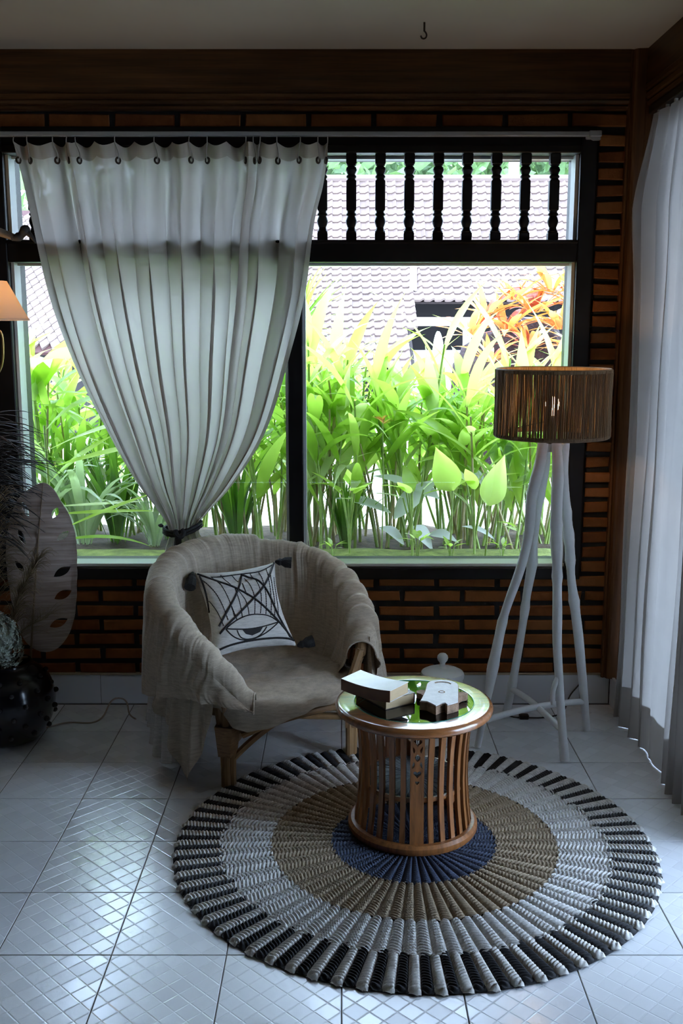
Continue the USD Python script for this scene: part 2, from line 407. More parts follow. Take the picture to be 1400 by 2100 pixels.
def stops(x0, x1, z0, z1):
    yb = WY + .055
    part('glazing_stop', box(x0, x0 + .012, yb - .045, WY + .09, z0, z1), K['stop'], wn, smooth=False)
    part('glazing_stop', box(x1 - .012, x1, yb - .045, WY + .09, z0, z1), K['stop'], wn, smooth=False)
    part('glazing_stop', box(x0 + .012, x1 - .012, yb, WY + .09, z1 - .010, z1), K['stop'], wn, smooth=False)
stops(-1.334, -.219, .626, 1.867)
stops(-.159, .941, .626, 1.867)
stops(-1.334, .941, 1.952, 2.283)
part('pane', box(-1.334, -.219, WY + .095, WY + .101, .612, 1.867), K['pane'], wn, smooth=False)
part('pane', box(-.159, .941, WY + .095, WY + .101, .612, 1.867), K['pane'], wn, smooth=False)
part('pane', box(-1.334, .941, WY + .095, WY + .101, 1.942, 2.283), K['pane'], wn, smooth=False)
def baluster(xc):
    yc, z0, H = WY - .006, 1.952, .331
    q = .0205
    ms = [box(xc - q, xc + q, yc - q, yc + q, z0, z0 + .030, .003), box(xc - q, xc + q, yc - q, yc + q, z0 + H - .040, z0 + H, .003)]
    lo = [(0, .030), (.019, .030), (.021, .034), (.017, .040), (.0145, .050), (.020, .064), (.0225, .074), (.019, .086), (.015, .094), (.0205, .098), (.0205, .103), (.016, .107), (.016, .112)]
    hi = [(.016, .234), (.016, .238), (.0205, .242), (.0205, .247), (.015, .252), (.019, .262), (.0225, .270), (.019, .280), (.014, .284), (.019, .288), (.019, .291), (0, .291)]
    ms.append(lathe([(r, z0 + z) for r, z in lo + hi], 14, (xc, yc, 0)))
    s = .0195
    ms.append(box(xc - s, xc + s, yc - s, yc + s, z0 + .112, z0 + .234, .006))
    return cat_(ms)
for k in range(-10, 9):
    part('baluster', baluster(-.076 + .1149 * k), K['frame'], wn, smooth=30)

# ------------------------------------------------------------------ curtain over the left of the window
cr = thing('curtain_rail', 'pale metal curtain rail above the window with square end bracket', 'curtain rail', (0, 0, 0))
part('track', box(-2.0, .985, 4.145, 4.175, 2.336, 2.353, .003), K['rail'], cr, smooth=False)
part('end_bracket', cat_([box(.955, 1.003, 4.14, 4.236, 2.333, 2.356, .003), hullp([(.945, 4.15, 2.336), (1.0, 4.15, 2.336), (1.0, 4.15, 2.322), (.975, 4.15, 2.322), (.945, 4.17, 2.336), (1.0, 4.17, 2.336), (1.0, 4.17, 2.322), (.975, 4.17, 2.322)])]), K['rail'], cr, smooth=False)

HX = np.array([-1.257, -1.208, -1.11, -1.057, -1.025, -.876, -.726, -.594, -.526, -.379, -.352, -.325, -.262, -.173, -.107, -.070])
CZ = np.array([2.335, 2.30, 2.172, 2.025, 1.745, 1.477, 1.20, .955, .875, .80, .775, .70, .55, .42])
CL = np.array([-1.268, -1.263, -1.238, -1.211, -1.159, -1.075, -.955, -.825, -.762, -.716, -.713, -.737, -.755, -.76])
CR = np.array([-.056, -.053, -.068, -.105, -.145, -.215, -.306, -.462, -.535, -.592, -.594, -.548, -.53, -.525])
from scipy.interpolate import PchipInterpolator
fL, fR = PchipInterpolator(CZ[::-1], CL[::-1]), PchipInterpolator(CZ[::-1], CR[::-1])
halfs = [1, 1, 1, 1, 2, 2, 2, 1, 2, 1, 1, 1, 1, 1, 1]
segs = []
for i, h_ in enumerate(halfs):
    a, b_ = HX[i], HX[i + 1]
    for q in range(h_):
        segs.append((a + (b_ - a) * q / h_, a + (b_ - a) * (q + 1) / h_, q == 0))
NS = len(segs)
edges = np.array([s[0] for s in segs] + [segs[-1][1]])
wt = (edges - edges[0]) / (edges[-1] - edges[0])
wu = np.linspace(0, 1, NS + 1)
PER = 9
def curtain_grid(zs, sagtop=True):
    rows = []
    u = np.linspace(0, NS, NS * PER + 1)
    tt = u - np.floor(np.minimum(u, NS - 1e-9))
    ph = np.pi * u
    for z in zs:
        L, R = float(fL(z)), float(fR(z))
        bl = np.clip((2.2 - z) / 1.3, 0, 1) * .38
        w_ = np.interp(u, np.arange(NS + 1), wt * (1 - bl) + wu * bl)
        x = L + (R - L) * w_
        g = np.interp(u, np.arange(NS) + .5, np.diff(wt * (1 - bl) + wu * bl)) * (R - L)
        Lc = .105
        amp = .5 * np.sqrt(np.clip(Lc ** 2 - g ** 2, .012 ** 2, None))
        pinch = np.clip((1.25 - z) / .45, 0, 1)
        amp = amp * (1 - .30 * pinch) * (.80 + .35 * np.sin(u * 1.7 + 2.1 * z) * .6)
        irr = .012 * np.sin(u * .9 + 3 * z) + .008 * np.sin(2.3 * u + 1.3 * z)
        low = np.clip((.80 - z) / .08, 0, 1)
        amp = amp * (1 - .35 * low)
        y = 4.152 + .022 * low + amp * np.sin(ph + .25 * np.sin(2.2 * z + u * .6)) + irr * np.clip((2.33 - z) * 3, 0, 1)
        lean = np.clip((2.25 - z) / .5, 0, 1) * .011
        x = x + lean * np.sin(2 * ph + .8 * np.sin(u)) * np.clip(g / .03, .2, 1.6)
        rows.append(np.stack([x, y, np.full_like(x, z)], -1))
    P = np.array(rows)
    if sagtop:
        k = np.clip((np.array(zs) - 2.0) / .33, 0, 1)[:, None]
        gap = np.interp(np.arange(len(u)) / PER, np.arange(NS) + .5, np.diff(edges))
        fac = np.abs(np.sin(ph / 1.0)) * np.clip(gap / .06, .35, 1.2) * .016
        P[..., 2] -= k * fac
    return P
cu = thing('curtain', 'cream cotton curtain gathered by a black tie in front of the window', 'curtain', (-.66, 4.15, .42))
zs = np.r_[np.linspace(2.262, .9, 60), np.linspace(.88, .42, 24)]
part('panel', gridm(curtain_grid(zs)), K['curtain'], cu, smooth=True)
part('heading_band', gridm(curtain_grid(np.linspace(2.316, 2.262, 5))), K['curtain_band'], cu, smooth=True, label='thicker stitched heading band along the curtain top')
ep = curtain_grid([2.246])[0]
tp = curtain_grid([2.312])[0]
for i, (a, b_, first) in enumerate(segs + [(HX[-1], 0, True)]):
    if not first:
        continue
    k = min(i * PER, len(ep) - 1)
    c = ep[k]
    lo, hi = ep[max(k - 2, 0)], ep[min(k + 2, len(ep) - 1)]
    t = (hi - lo)
    t[2] = 0
    t /= np.linalg.norm(t)
    n_ = np.array([t[1], -t[0], 0])
    ang = np.linspace(0, 2 * np.pi, 17)[:-1]
    rr = .0105
    ring = c + n_ * .004 + rr * (np.cos(ang)[:, None] * t + np.sin(ang)[:, None] * np.array([0, 0, 1.0]))
    part('eyelet', tube(ring, .0042, 6, closed=True), K['eyelet'], cu)
    h0 = c + n_ * .008
    part('hook', tube(spline([h0 + [0, 0, -.006], h0 + [0, -.004, .03], tp[k] + [0, -.006, .004], [tp[k][0], 4.150, 2.333], [tp[k][0], 4.156, 2.340]], 14), .0022, 5), K['hook'], cu)

# black tie cord round the gathered curtain
ti = thing('curtain_tie', 'black braided cord knotted round the gathered curtain', 'tieback', (-.655, 4.10, .80))
loop = []
for a in np.linspace(0, 2 * np.pi, 40, endpoint=False):
    loop.append((-.655 + .076 * math.cos(a), 4.15 + .076 * math.sin(a), .800 + .012 * math.cos(a) - .018 * (1 if False else 0) - .014 * max(0, -math.sin(a)) ** 2))
loop = np.array(loop)
for dz, dr in ((.007, 1.0), (-.007, 1.01)):
    l2 = (loop - [-.655, 4.15, 0]) * [dr, dr, 1] + [-.655, 4.15, dz]
    part('cord', tube(l2, .0075 + .0012 * np.sin(np.arange(40) * 2.6), 7, closed=True), K['blackcord'], ti)
part('knot', tube(spline([(-.672, 4.070, .800), (-.664, 4.060, .782), (-.652, 4.058, .776), (-.640, 4.064, .79), (-.648, 4.070, .802)], 20), .011, 8), K['blackcord'], ti)
tail = spline([(-.660, 4.062, .778), (-.664, 4.058, .72), (-.672, 4.062, .66), (-.682, 4.072, .60)], 16)
part('tail', tube(tail, np.linspace(.013, .030, 16), 8), K['blackcord'], ti)
part('end_bead', tube([(-.752, 4.142, .808), (-.742, 4.135, .808), (-.734, 4.13, .806)], [.004, .009, .006], 7), K['blackcord'], ti)

# ------------------------------------------------------------------ sheer curtain on the right
cr2 = thing('side_curtain_rail', 'dark curtain track under the right beam', 'curtain rail', (1.2, 2.8, 2.42))
part('track', box(1.190, 1.225, 1.2, 4.185, 2.422, 2.452, .003), K['eyelet'], cr2, smooth=False)
for yy in np.linspace(3.0, 4.1, 12):
    part('glider', box(1.200, 1.212, yy - .006, yy + .006, 2.404, 2.424, .001), K['hook'], cr2, smooth=False)
sc = thing('sheer_curtain', 'long white sheer curtain hanging to the floor at the right wall', 'curtain', (1.17, 3.55, .01))
def side_grid(zs, y0=2.98, y1=4.115, off=0.0):
    n = 260
    v = np.linspace(0, 1, n)
    rows = []
    for z in zs:
        t = (2.40 - z) / 2.4
        s = y1 - v * (y1 - y0)
        s0 = s - (.045 * np.exp(-v / .12)) * np.clip((z - 1.6) / .8, 0, 1)
        ph = 2 * np.pi * (v * (y1 - y0) / .105 + .5 * np.sin(v * 7.2) + .25 * np.sin(v * 17 + 1))
        amp = .020 + .012 * np.sin(v * 9.7 + .6) + .006 * np.sin(5 * t + v * 13)
        top = np.clip((z - 2.05) / .35, 0, 1)
        sharp = np.sin(ph + .5 * np.sin(3.1 * t + v * 4))
        sharp = np.sign(sharp) * np.abs(sharp) ** .8
        x = 1.172 + amp * sharp * (1 - .45 * top) - .030 * np.exp(-((z - 2.08) / .22) ** 2) * np.exp(-v / .24) + .014 * top - .012 * np.clip(t - .5, 0, 1)
        x = x + .003 * np.sin(60 * v + 14 * t)
        yy = s0 + .018 * np.cos(ph) * (1 - .4 * top)
        rows.append(np.stack([x + off, yy, np.full(n, z) - .012 * top * np.abs(np.sin(ph / 2))], -1))
    return np.array(rows)
part('panel', gridm(side_grid(np.linspace(2.402, .003, 70))), K['sheer'], sc, smooth=True)
part('hem_band', gridm(side_grid(np.linspace(.175, .003, 8), off=.0025)), K['sheer'], sc, smooth=True, label='doubled hem along the bottom')

# ------------------------------------------------------------------ furniture materials
K['rattan'] = pm('rattan', (0.30, 0.17, 0.075), 0.42, var=0.4, scale=9, stretch=(1, 1, .35), bump=0.15, bscale=40)
K['rattan_wrap'] = pm('rattan_wrap', (0.26, 0.14, 0.06), 0.45, var=0.35, scale=30, stretch=(1, 1, 6), bump=0.3, bscale=60)
def linen(name, col):
    n = {'g': ('texture_coordinate', {}), 'mp': ('mapping', {'scale': (1, 1, 6)}), 'nz': ('noise_texture', {'scale': 30.0, 'detail': 5.0, 'roughness': 0.7}),
         'r': ('rgb_ramp', {'ramp': [(0.3, tuple(c * .78 for c in col)), (0.7, tuple(min(1, c * 1.16) for c in col))]}),
         'n2': ('noise_texture', {'scale': 160.0, 'detail': 3.0}), 'b': ('bump', {'strength': 0.35, 'distance': 0.002}),
         'p': ('principled_bsdf', {'roughness': 0.95, 'specular_ior_level': 0.1, 'sheen_weight': 0.25, 'sheen_roughness': 0.35, 'sheen_tint': (.9, .92, 1)})}
    return MAT(name, n, [('g.object', 'mp.vector'), ('mp.vector', 'nz.vector'), ('nz.fac', 'r.fac'), ('r.color', 'p.base_color'), ('mp.vector', 'n2.vector'), ('n2.fac', 'b.height'), ('b.normal', 'p.normal')])
K['linen'] = linen('linen_throw', (0.46, 0.385, 0.30))
K['linen_pale'] = linen('linen_fringe', (0.52, 0.48, 0.44))
K['pillow'] = linen('pillow_canvas', (0.66, 0.635, 0.60))
K['tassel'] = pm('tassel_yarn', (0.010, 0.010, 0.011), 0.9, bump=0.5, bscale=250)
K['twood'] = pm('table_wood', (0.27, 0.10, 0.03), 0.24, var=0.35, scale=5, stretch=(2, 12, 12), coat=1.0, bump=0.05)
K['slatwood'] = pm('slat_wood', (0.235, 0.088, 0.026), 0.33, var=0.35, scale=6, stretch=(14, 14, 1), coat=0.2)
K['tglass'] = MAT('table_glass', {'t': ('transparent_bsdf', {'color': (0.80, 0.95, 0.92)}), 'g': ('glossy_bsdf', {'roughness': 0.02, 'color': (1, 1, 1)}), 'fr': ('fresnel', {'IOR': 1.6}), 'm': ('mix_closure', {})},
               [('fr.fac', 'm.fac'), ('t.BSDF', 'm.closure1'), ('g.BSDF', 'm.closure2')], 'm.closure')
K['gedge'] = pm('glass_edge', (.02, .30, .25), .08, spec=.8)
K['raffia'] = pm('raffia_black', (0.040, 0.046, 0.06), 0.32, var=0.4, scale=40, bump=0.3, bscale=200)
K['paper'] = pm('book_paper', (0.52, 0.38, 0.22), 0.8, var=0.12, scale=20, stretch=(1, 1, 60))
K['cover'] = pm('book_cover_pale', (0.70, 0.66, 0.66), 0.38, var=0.05, scale=30)
K['spine'] = pm('book_spine_brown', (0.15, 0.075, 0.035), 0.5, var=0.2, scale=20)
K['cover2'] = pm('book_cover_dark', (0.10, 0.065, 0.05), 0.45, var=0.2, scale=20)
K['whitewash'] = pm('white_washed_face', (0.66, 0.64, 0.62), 0.6, var=0.1, scale=40, bump=0.2, bscale=80)
K['bark'] = pm('rough_wood_side', (0.26, 0.16, 0.10), 0.8, var=0.35, scale=30, bump=0.4, bscale=80)
K['ceramic'] = pm('white_ceramic', (0.70, 0.72, 0.73), 0.35)
K['branch'] = pm('white_painted_branch', (0.68, 0.69, 0.70), 0.45, var=0.06, scale=18, bump=0.25, bscale=30, bdist=0.004)
K['string'] = [pm('shade_string_a', (0.25, 0.155, 0.075), 0.75, var=0.25, scale=60, stretch=(1, 1, .1)), pm('shade_string_b', (0.17, 0.10, 0.05), 0.75, var=0.25, scale=60, stretch=(1, 1, .1))]
K['brass'] = pm('brass', (0.70, 0.45, 0.16), 0.28, metal=1.0)
K['plastic'] = pm('black_plastic', (0.012, 0.012, 0.013), 0.4)
K['bulb'] = MAT('lamp_bulb', {'p': ('emission', {'color': (1.0, 0.60, 0.25), 'strength': 70.0})}, [], 'p.emission')
K['bulb2'] = MAT('warm_bulb', {'p': ('emission', {'color': (1.0, 0.70, 0.36), 'strength': 42.0})}, [], 'p.emission')
K['shadecloth'] = MAT('lamp_shade_cloth', {'d': ('diffuse_bsdf', {'color': (0.82, 0.70, 0.58)}), 't': ('translucent_bsdf', {'color': (0.93, 0.72, 0.46)}), 'm': ('mix_closure', {'fac': 0.5})}, [('d.BSDF', 'm.closure1'), ('t.BSDF', 'm.closure2')], 'm.closure')

# ------------------------------------------------------------------ round woven rug: one rib per spoke
RC = np.array([.228, 3.010])
K['rug'] = {n: pm('rug_' + n, c, 0.85, var=0.22, scale=60, bump=0.25, bscale=400, bdist=0.002) for n, c in
            dict(black=(0.014, 0.014, 0.017), white=(0.60, 0.575, 0.54), cream=(0.52, 0.50, 0.48), tan=(0.27, 0.205, 0.135), navy=(0.045, 0.058, 0.10)).items()}
def rib(a0, a1, r0, r1, pitch, h, nt, ns, slant, cap_out=False, dens=5.0):
    n = max(6, int((r1 - r0) / pitch * dens))
    r = np.linspace(r0, r1, n)[:, None]
    t = np.linspace(-1, 1, nt)[None, :]
    ph = 2 * np.pi * (r / pitch + slant * t)
    cord = np.abs(np.cos(ph / 2)) ** .6
    z = .004 + h * np.sqrt(np.clip(1 - np.abs(t * .98) ** 3, 0, 1)) * (.25 + .75 * cord)
    if cap_out:
        z = z * np.clip((r1 - r) / .010, 0.15, 1) ** .5
    wob = .05 * np.sin(ph) * (1 - np.abs(t))
    ang = (a0 + a1) / 2 + (a1 - a0) / 2 * (t * 1.0 + wob)
    rr = r + .004 * slant * t
    if cap_out:
        rr = rr + .006 * np.clip((r - r1 + .012) / .012, 0, 1) * (1 - t ** 2)
    return np.stack([RC[0] + rr * np.cos(ang), RC[1] + rr * np.sin(ang), z + 0 * ang], -1)
rug = thing('round_rug', 'round woven rug with black and white striped rim around tan and navy rings', 'rug', (RC[0], RC[1], 0))
part('backing', lathe([(0, .0005), (.748, .0005), (.752, .003), (.748, .0055), (0, .0055)], 96, (RC[0], RC[1], 0)), K['rug']['black'], rug)
NR = 72
for k in range(NR):
    a = 2 * np.pi * k / NR
    da = np.pi / NR
    wob = rng.uniform(-.004, .004)
    part('white_rib', gridm(rib(a, a + da * 1.02, .605 + wob, .752 + wob * .6, .0112, .0155, 9, 0, .75, True)), K['rug']['white'], rug, smooth=True)
    part('black_rib', gridm(rib(a + da, a + 2 * da, .600 - wob, .746 + wob * .6, .0112, .0140, 9, 0, -.75, True)), K['rug']['black'], rug, smooth=True)
def ringof(r0, r1, n, pitch, h, dens=4.0, nt=6):
    ms = []
    for k in range(n):
        a = 2 * np.pi * (k + .25) / n
        ms.append(gridm(rib(a, a + 2 * np.pi / n, r0, r1, pitch, h, nt, 0, .9 if k % 2 else -.9, dens=dens)))
    return cat_(ms)
part('white_ring', ringof(.448, .612, 92, .0125, .0140, 5.0, 7), K['rug']['cream'], rug, smooth=True, kind='stuff')
part('tan_ring', ringof(.258, .452, 76, .0120, .0130, 5.0, 7), K['rug']['tan'], rug, smooth=True, kind='stuff')
part('navy_center', ringof(.02, .262, 52, .0105, .0120), K['rug']['navy'], rug, smooth=True, kind='stuff')
RZ = .0135   # height of the rug's top under furniture

# ------------------------------------------------------------------ round side table
TC = np.array([.231, 3.108])
tb = thing('side_table', 'round slatted wooden side table with inset glass top on the rug', 'side table', (TC[0], TC[1], RZ))
TT = .440
at = (TC[0], TC[1], 0)
prof = [(.190, TT - .010), (.190, TT - .001), (.193, TT), (.236, TT), (.246, TT - .004), (.251, TT - .013), (.249, TT - .024), (.240, TT - .031), (.226, TT - .034), (.160, TT - .034), (.160, TT - .014), (.190, TT - .010)]
part('table_rim', lathe(prof, 96, at), K['twood'], tb, smooth=40)
part('glass', lathe([(0, TT - .0085), (.1885, TT - .0085), (.1892, TT - .006), (.1885, TT - .0005), (0, TT - .0005)], 96, at), K['tglass'], tb, smooth=40)
def rz_(z):
    return np.interp(z, [.01, .05, .12, .20, .28, .34, .41], [.190, .186, .177, .172, .173, .177, .186])
def slat(az, wd, th, z0=.03, z1=TT - .032):
    zs_ = np.linspace(z0, z1, 16)
    r = rz_(zs_)
    P = []
    for s, q in ((-1, 0), (1, 0), (1, 1), (-1, 1)):
        P.append(np.stack([r - (th if q else 0), np.full(16, s * wd / 2), zs_], 1))
    P = np.stack(P, 1)
    m = gridm(P, wrap=True)
    c = len(m.vertices)
    caps = [[0, 1, 2], [0, 2, 3], [c - 4, c - 2, c - 3], [c - 4, c - 1, c - 2]]
    m = trimesh.Trimesh(m.vertices, np.vstack([m.faces, caps]), process=False)
    return place(m, az)
def place(m, az):
    v = m.vertices.copy()
    ca, sa = math.cos(az), math.sin(az)
    m.vertices = np.c_[v[:, 0] * ca - v[:, 1] * sa + TC[0], v[:, 0] * sa + v[:, 1] * ca + TC[1], v[:, 2]]
    return m
def heart(cx, cz, s):
    t = np.linspace(0, 2 * np.pi, 24, endpoint=False)
    return sg.Polygon(np.c_[cx + s * 16 * np.sin(t) ** 3 / 16, cz + s * (13 * np.cos(t) - 5 * np.cos(2 * t) - 2 * np.cos(3 * t) - np.cos(4 * t)) / 16])
def almond(cx, cz, w_, h_, tilt):
    t = np.linspace(-1, 1, 9)
    a = np.r_[np.c_[w_ * (1 - t ** 2), h_ * t], np.c_[-w_ * .25 * (1 - t[::-1] ** 2), h_ * t[::-1]]][:-1]
    c, s = math.cos(tilt), math.sin(tilt)
    return sg.Polygon(np.c_[cx + a[:, 0] * c - a[:, 1] * s, cz + a[:, 0] * s + a[:, 1] * c]).buffer(0)
def carved(az):
    z0, z1, wd, th = .03, TT - .032, .043, .012
    p = sg.box(-wd / 2, z0, wd / 2, z1)
    holes = [heart(0, .374, .0130), almond(-.0135, .349, .0055, .012, .25), almond(.0135, .349, -.0055, .012, -.25),
             almond(0, .322, .0085, .0125, 0).union(almond(0, .322, -.0085, .0125, 0)), almond(-.0135, .298, .0055, .012, -.2), almond(.0135, .298, -.0055, .012, .2),
             heart(0, .268, .0128), heart(0, .240, .007)]
    for h_ in holes:
        p = p.difference(h_)
    m = prism(p.buffer(0), 0, th)
    m = m.subdivide_to_size(.03)
    v = m.vertices
    r = rz_(v[:, 1]) + .002 - v[:, 2]
    m.vertices = np.c_[r, -v[:, 0], v[:, 1]]
    m.invert()
    return place(m, az)
for q in range(4):
    a0 = -np.pi / 2 + q * np.pi / 2
    part('carved_slat', carved(a0), K['slatwood'], tb, smooth=False, label='wider slat pierced with hearts and leaf shapes')
    for k in range(6):
        part('slat', slat(a0 + (k + 1.15) * np.pi / 2 / 7.3, .0165, .011), K['slatwood'], tb, smooth=False)
part('base_ring', lathe([(.182, RZ), (.204, RZ), (.210, RZ + .010), (.209, RZ + .022), (.200, RZ + .031), (.186, RZ + .031), (.176, RZ + .022), (.175, RZ + .008), (.182, RZ)], 96, at), K['slatwood'], tb, smooth=40)
part('top_ring', lathe([(.150, TT - .050), (.172, TT - .050), (.172, TT - .033), (.150, TT - .033), (.150, TT - .050)], 64, at), K['slatwood'], tb, smooth=40)
part('glass_edge', lathe([(.1890, TT - .0085), (.1900, TT - .0085), (.1900, TT + .0005), (.1890, TT + .0005), (.1890, TT - .0085)], 96, at), K['gedge'], tb, smooth=40, label='teal polished edge of the glass')
# fibre shelf half way up: strands radiating from the middle
sh = []
for k in range(150):
    a = 2 * np.pi * k / 150 + rng.uniform(-.008, .008)
    z = .186 + rng.uniform(-.0015, .0015)
    r1 = .1615 + rng.uniform(-.002, .002)
    sh.append(tube([(TC[0] + r * math.cos(a), TC[1] + r * math.sin(a), z + .003 * math.sin(r * 30) - (.010 if r > .158 else 0)) for r in (.004, .05, .10, .150, r1)], [.0012, .0024, .0034, .0042, .003], 5))
shp = part('shelf', cat_([lathe([(0, .174), (.155, .174), (.157, .179), (.155, .1845), (0, .1845)], 64, at)]), K['raffia'], tb, smooth=40)
part('raffia_strands', cat_(sh), K['raffia'], shp, smooth=True, kind='stuff')
part('shelf_ring', lathe([(.157, .170), (.164, .170), (.166, .178), (.164, .185), (.157, .185), (.157, .170)], 64, at), K['slatwood'], tb, smooth=40)

# books and the carved hand on the glass
def book(cx, cy, z0, L, Wd, H, rz, bend, cov, name, label, curl=0.0):
    """L along the spine; the spine sits at local y = -W/2"""
    t = thing(name, label, 'book', (cx, cy, z0))
    def slab(x0, x1, y0, y1, za, zb, mat, nm, **kw):
        n = 13
        xs = np.linspace(x0, x1, n)
        P = []
        for (yy, zz) in ((y0, za), (y1, za), (y1, zb), (y0, zb)):
            P.append(np.stack([xs, np.full(n, yy), zz + bend * (xs / (L / 2)) ** 2 + curl * np.clip(xs / (L / 2), 0, 1) ** 2], 1))
        m = gridm(np.stack(P, 1), wrap=True)
        c = len(m.vertices)
        m = trimesh.Trimesh(m.vertices, np.vstack([m.faces, [[0, 1, 2], [0, 2, 3], [c - 4, c - 2, c - 3], [c - 4, c - 1, c - 2]]]), process=False)
        v = m.vertices.copy()
        ca, sa = math.cos(rz), math.sin(rz)
        m.vertices = np.c_[v[:, 0] * ca - v[:, 1] * sa + cx, v[:, 0] * sa + v[:, 1] * ca + cy, v[:, 2] + z0]
        part(nm, m, mat, t, smooth=25, **kw)
    c = .0018
    slab(-L / 2, L / 2, -Wd / 2, Wd / 2, 0, c, cov[0], 'back_cover')
    slab(-L / 2 + .002, L / 2 - .002, -Wd / 2 + .002, Wd / 2 - .003, c, H - c, K['paper'], 'pages')
    slab(-L / 2, L / 2, -Wd / 2, Wd / 2, H - c, H, cov[0], 'front_cover')
    slab(-L / 2, L / 2, -Wd / 2 - .0016, -Wd / 2 + .0005, 0, H, cov[1], 'spine')
    return t
book(.1375, 3.124, TT + .0005, .170, .112, .034, math.radians(123), 0.0, (K['cover2'], K['cover2']), 'paperback_book', 'lower of two paperback books on the glass table, dark cover and tan pages')
book(.105, 3.072, TT + .0365, .186, .104, .037, math.radians(-37), .007, (K['cover'], K['spine']), 'paperback_book', 'pale curled paperback lying crosswise on top of another book')

hm = thing('hand_ornament', 'white faced wooden hand shaped block with rough brown sides on the glass table', 'ornament', (.318, 3.10, TT + .002))
def hamsa_place(m):
    c, s = math.cos(math.radians(-8)), math.sin(math.radians(-8))
    v = m.vertices.copy()
    m.vertices = np.c_[v[:, 0] * c - v[:, 1] * s + .318, v[:, 0] * s + v[:, 1] * c + 3.10, v[:, 2]]
    return m
aa = np.linspace(0, np.pi, 14)
outl = [(.052 * math.cos(a), .068 + .050 * math.sin(a)) for a in aa] + [(-.054, .0), (-.060, -.06), (-.064, -.086), (-.042, -.090), (-.030, -.104), (-.012, -.124), (.006, -.098), (.014, -.094), (.022, -.112), (.040, -.096), (.056, -.078), (.055, -.02)]
hp = sg.Polygon(outl)
part('block', hamsa_place(prism(hp, TT + .0005, TT + .0275)), K['bark'], hm, smooth=False)
part('painted_face', hamsa_place(prism(hp.buffer(-.0025), TT + .0275, TT + .031)), K['whitewash'], hm, smooth=False)
for s in (-1, 1):
    tp_ = sg.Polygon([(s * .050, .035), (s * .068, .040), (s * .080, .030), (s * .077, .012), (s * .064, .004), (s * .050, -.02)]).buffer(.002)
    part('thumb', hamsa_place(prism(tp_, TT + .002, TT + .020)), K['bark'], hm, smooth=False)
part('carved_eye', hamsa_place(lathe([(.0075, TT + .031), (.0095, TT + .0322), (.011, TT + .031)], 20, (0, .0, 0))), K['bark'], hm, smooth=False)
part('carved_crescent', hamsa_place(tube([(.026 * math.cos(a), .074 + .018 * math.sin(a), TT + .0315) for a in np.linspace(.2, 2.9, 12)], .0018, 5)), K['bark'], hm, smooth=False)

# white lidded jar on the floor behind the table
jr = thing('lidded_jar', 'white ceramic jar with round knob lid on the floor against the brick wall', 'jar', (.410, 3.985, 0))
ja = (.410, 3.985, 0)
part('body', lathe([(0, .001), (.074, .001), (.082, .006), (.087, .03), (.0885, .10), (.087, .17), (.083, .196), (.078, .202), (.070, .200), (0, .195)], 56, ja), K['ceramic'], jr)
part('lid', lathe([(0, .205), (.083, .205), (.088, .209), (.0885, .222), (.085, .231), (.070, .239), (.045, .245), (.02, .249), (0, .250)], 56, ja), K['ceramic'], jr)
part('knob', lathe([(.0, .246), (.022, .249), (.013, .256), (.0105, .266), (.013, .272), (.0195, .280), (.0225, .290), (.0205, .300), (.013, .308), (0, .311)], 32, ja), K['ceramic'], jr)

# ------------------------------------------------------------------ rattan tub chair
CC = np.array([-.300, 3.740])
def pc(al, r, z):
    a = math.radians(al)
    return np.array([CC[0] + r * math.cos(a), CC[1] + r * math.sin(a), z])
HA = np.array([-14, -6, 5, 20, 31, 45, 61, 90, 121, 150, 180, 200, 212, 225, 240, 253, 262, 272])
HZ = np.array([.43, .475, .535, .595, .645, .69, .73, .755, .77, .76, .725, .69, .655, .612, .548, .485, .425, .35])
fH = PchipInterpolator(HA, HZ)
ch = thing('rattan_armchair', 'low rattan tub armchair draped with a linen throw', 'armchair', (CC[0], CC[1], 0))
def pole(pts, r, nm='pole', m=None, **kw):
    return part(nm, tube(spline(pts, max(6, 6 * len(pts))) if len(pts) > 2 else np.linspace(pts[0], pts[1], 6), r, 9), m or K['rattan'], ch, **kw)
# seat ring, seat deck, rim
pole([pc(a, .335, .275) for a in np.arange(0, 360, 15)] + [pc(360, .335, .275)], .016, 'seat_ring')
part('seat_deck', lathe([(0, .285), (.32, .285), (.33, .293), (.32, .301), (0, .301)], 48, (CC[0], CC[1], 0)), K['rattan_wrap'], ch)
pole([pc(a, .375, float(fH(a)) - .045) for a in np.arange(-10, 256, 8)], .020, 'arm_rim')
for a in np.arange(12, 250, 16):
    pole([pc(a, .333, .29), pc(a, .352, .29 + (float(fH(a)) - .34) * .5), pc(a, .372, float(fH(a)) - .055)], .007, 'back_spindle')
